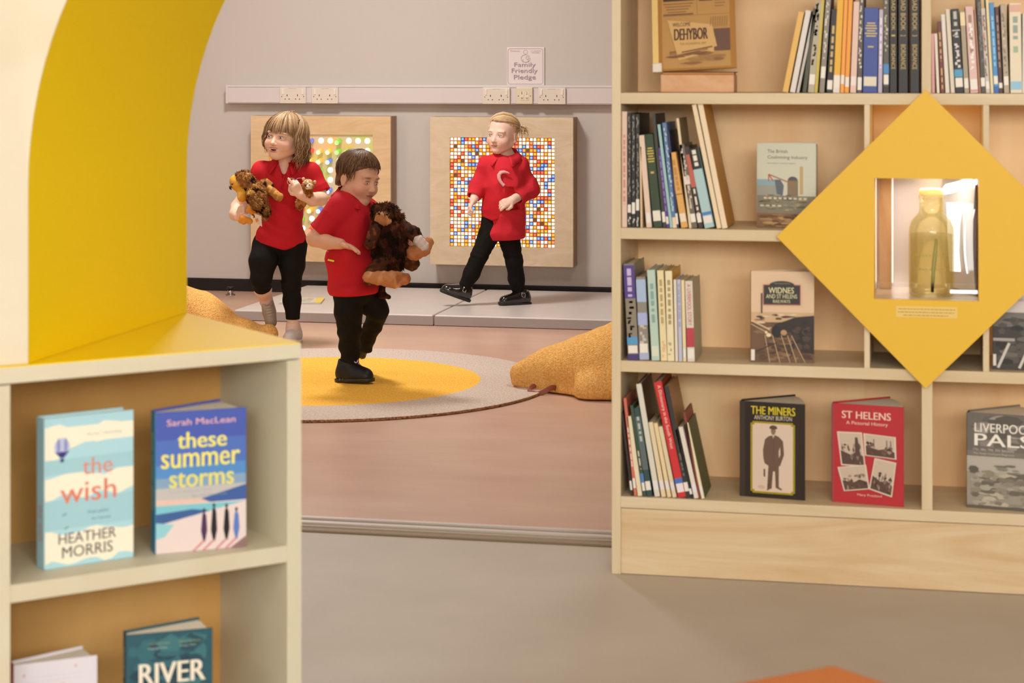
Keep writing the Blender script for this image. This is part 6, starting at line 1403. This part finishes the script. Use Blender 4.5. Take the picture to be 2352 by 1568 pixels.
limb('leg', [(880, 600, -.04), (858, 628, -.07), (850, 640, -.08)], [.034, .032, .028], br); limb('foot', [(848, 636, -.09), (905, 642, -.10), (930, 640, -.09)], [.024, .030, .022], tn)
limb('leg', [(922, 590, .0), (946, 604, -.01)], [.034, .030], br); limb('foot', [(950, 582, -.02), (972, 570, -.03), (984, 556, -.03)], [.030, .028, .020], tn)
limb('arm', [(925, 520, .0), (950, 535, -.03), (965, 556, -.04)], [.026, .024, .022], br); limb('hand', [(962, 553, -.05), (975, 566, -.055)], [.022, .018], furcol('D8C8BC', 'B8A498', 'EEE2D8', 60, 17))
limb('arm', [(866, 520, -.04), (850, 560, -.07)], [.026, .022], br)
v = Vol((-.10, -.06, -.30), (.10, .16, -.10), .0034); v.chain([T_(880, 640, .09), T_(876, 676, .10), T_(893, 682, .10)], [.012, .014, .009], .01); v.mesh('tail', pf(), mk, furcol('2A1208', '140804', '5A2A14', 80, 21))

# ================================================================== FLOOR CUSHIONS
def boucle(name, h1, h2):
    m = bpy.data.materials.new(name); m.use_nodes = True; nt = m.node_tree; b = nt.nodes['Principled BSDF']
    tc = nt.nodes.new('ShaderNodeTexCoord'); n = nt.nodes.new('ShaderNodeTexNoise'); n.inputs['Scale'].default_value = 130; n.inputs['Detail'].default_value = 3
    vo = nt.nodes.new('ShaderNodeTexVoronoi'); vo.inputs['Scale'].default_value = 190
    r = nt.nodes.new('ShaderNodeValToRGB'); r.color_ramp.elements[0].position = .36; r.color_ramp.elements[1].position = .66; r.color_ramp.elements[0].color = lin(h2); r.color_ramp.elements[1].color = lin(h1)
    bp = nt.nodes.new('ShaderNodeBump'); bp.inputs['Distance'].default_value = .0032; bp.inputs['Strength'].default_value = .9
    nt.links.new(tc.outputs['Object'], n.inputs[0]); nt.links.new(tc.outputs['Object'], vo.inputs['Vector']); nt.links.new(n.outputs['Fac'], r.inputs[0]); nt.links.new(r.outputs[0], b.inputs['Base Color'])
    ad = nt.nodes.new('ShaderNodeMath'); ad.operation = 'ADD'; nt.links.new(n.outputs['Fac'], ad.inputs[0]); nt.links.new(vo.outputs['Distance'], ad.inputs[1]); nt.links.new(ad.outputs[0], bp.inputs['Height']); nt.links.new(bp.outputs[0], b.inputs['Normal'])
    b.inputs['Roughness'].default_value = .95; b.inputs['Specular IOR Level'].default_value = .1; return m
m_bc = boucle('mustard_boucle', 'F8C67A', 'E6A656')
class Fr(Kid):
    def __init__(s, px, d, z0): s.d = d; s.X = (px-CX)/F*d; s.z0 = z0
def cushion(px, d, lab, build, name='floor_cushion'):
    f = Fr(px, d, 0); X = f.X; o = thing(name, lab, 'floor cushion', (X*c_-d*s_, X*s_+d*c_, 0.0005), YAW, 'mustard bean bag cushions'); build(f, o); return o
def right_c(f, o):
    J = f.j; v = Vol((-.40, -.30, .0), (.62, .62, .62), .0055)
    # nose at the left, body rising to the right
    v.chain([J(1192, 860, .06), J(1260, 850, .04), J(1330, 846, .0), J(1405, 846, -.04), J(1500, 830, -.02)], [.030, .062, .098, .150, .21], .05)
    v.chain([J(1196, 852, .03), J(1270, 826, .05), J(1340, 806, .05)], [.026, .030, .05], .05)
    v.ell(J(1362, 898, -.16), (.060, .05, .050), None, .05); v.cap(J(1362, 898, -.16), J(1440, 880, -.16), .05, .09, .05)
    v.cap(J(1183, 878, .05), J(1225, 890, .04), .013, .020, .015)
    v.cap(J(1220, 888, .04), J(1356, 922, -.13), .020, .030, .05)
    P1_, P2_ = J(1246, 870, .0), J(1330, 880, -.04)
    def wr(X, Y, Z): 
        g = np.exp(-((Z-.07)/.06)**2)*np.exp(-((X-P1_[0]-.05)/.09)**2); return (.0040*np.sin(X*190+Z*10)*g).astype(np.float32)
    v.disp(wr); v.cut((0, 0, .004), (0, 0, -1), .01); b = v.mesh('cushion_cover', m_bc, o)
    m = MB(); lt = plain('8A4A34', .5, var=.05); S = lambda pts, w: [tuple(p) for p in pts]
    def strap(pts, w, nm):
        vs = []; n = len(pts)
        for i, p in enumerate(pts):
            t = pts[min(i+1, n-1)]-pts[max(i-1, 0)]; t /= np.linalg.norm(t); s = np.cross(t, [.0, -1, .25]); s /= np.linalg.norm(s); vs += [p-s*w/2, p+s*w/2]
        mm = MB().add(vs, [[2*i, 2*i+1, 2*i+3, 2*i+2] for i in range(n-1)], lt, None, True); q = mm.build(nm, o); sm = q.modifiers.new('t', 'SOLIDIFY'); sm.thickness = .004; sm.offset = 0; q.modifiers.new('s', 'SUBSURF').levels = 2; return q
    strap([J(1232, 884, -.03), J(1220, 889, -.055), J(1214, 897, -.075), J(1224, 904, -.085), J(1240, 906, -.085), J(1256, 896, -.085), J(1268, 888, -.078), J(1279, 892, -.06), J(1284, 897, -.045)], .022, 'leather_handle')
cushion(1290, 7.35, 'mustard boucle floor cushion with leather handle beside the bookcase', right_c)
def left_c(f, o):
    J = f.j; v = Vol((-.62, -.25, .0), (.42, .55, .52), .0055)
    v.chain([J(400, 720, .05), J(450, 730, .10), J(500, 745, .08), J(560, 765, .05), J(618, 762, .02)], [.13, .11, .075, .045, .030], .06)
    v.cap(J(330, 740, .1), J(430, 760, .08), .21, .10, .08); v.chain([J(440, 790, -.02), J(618, 775, .0)], [.05, .026], .05)
    v.disp(lambda X, Y, Z: (.0030*np.sin(X*70+Z*50)).astype(np.float32)); v.cut((0, 0, .004), (0, 0, -1), .01); v.mesh('cushion_cover', m_bc, o)
cushion(520, 8.65, 'mustard boucle floor cushion partly hidden by the yellow arch', left_c)
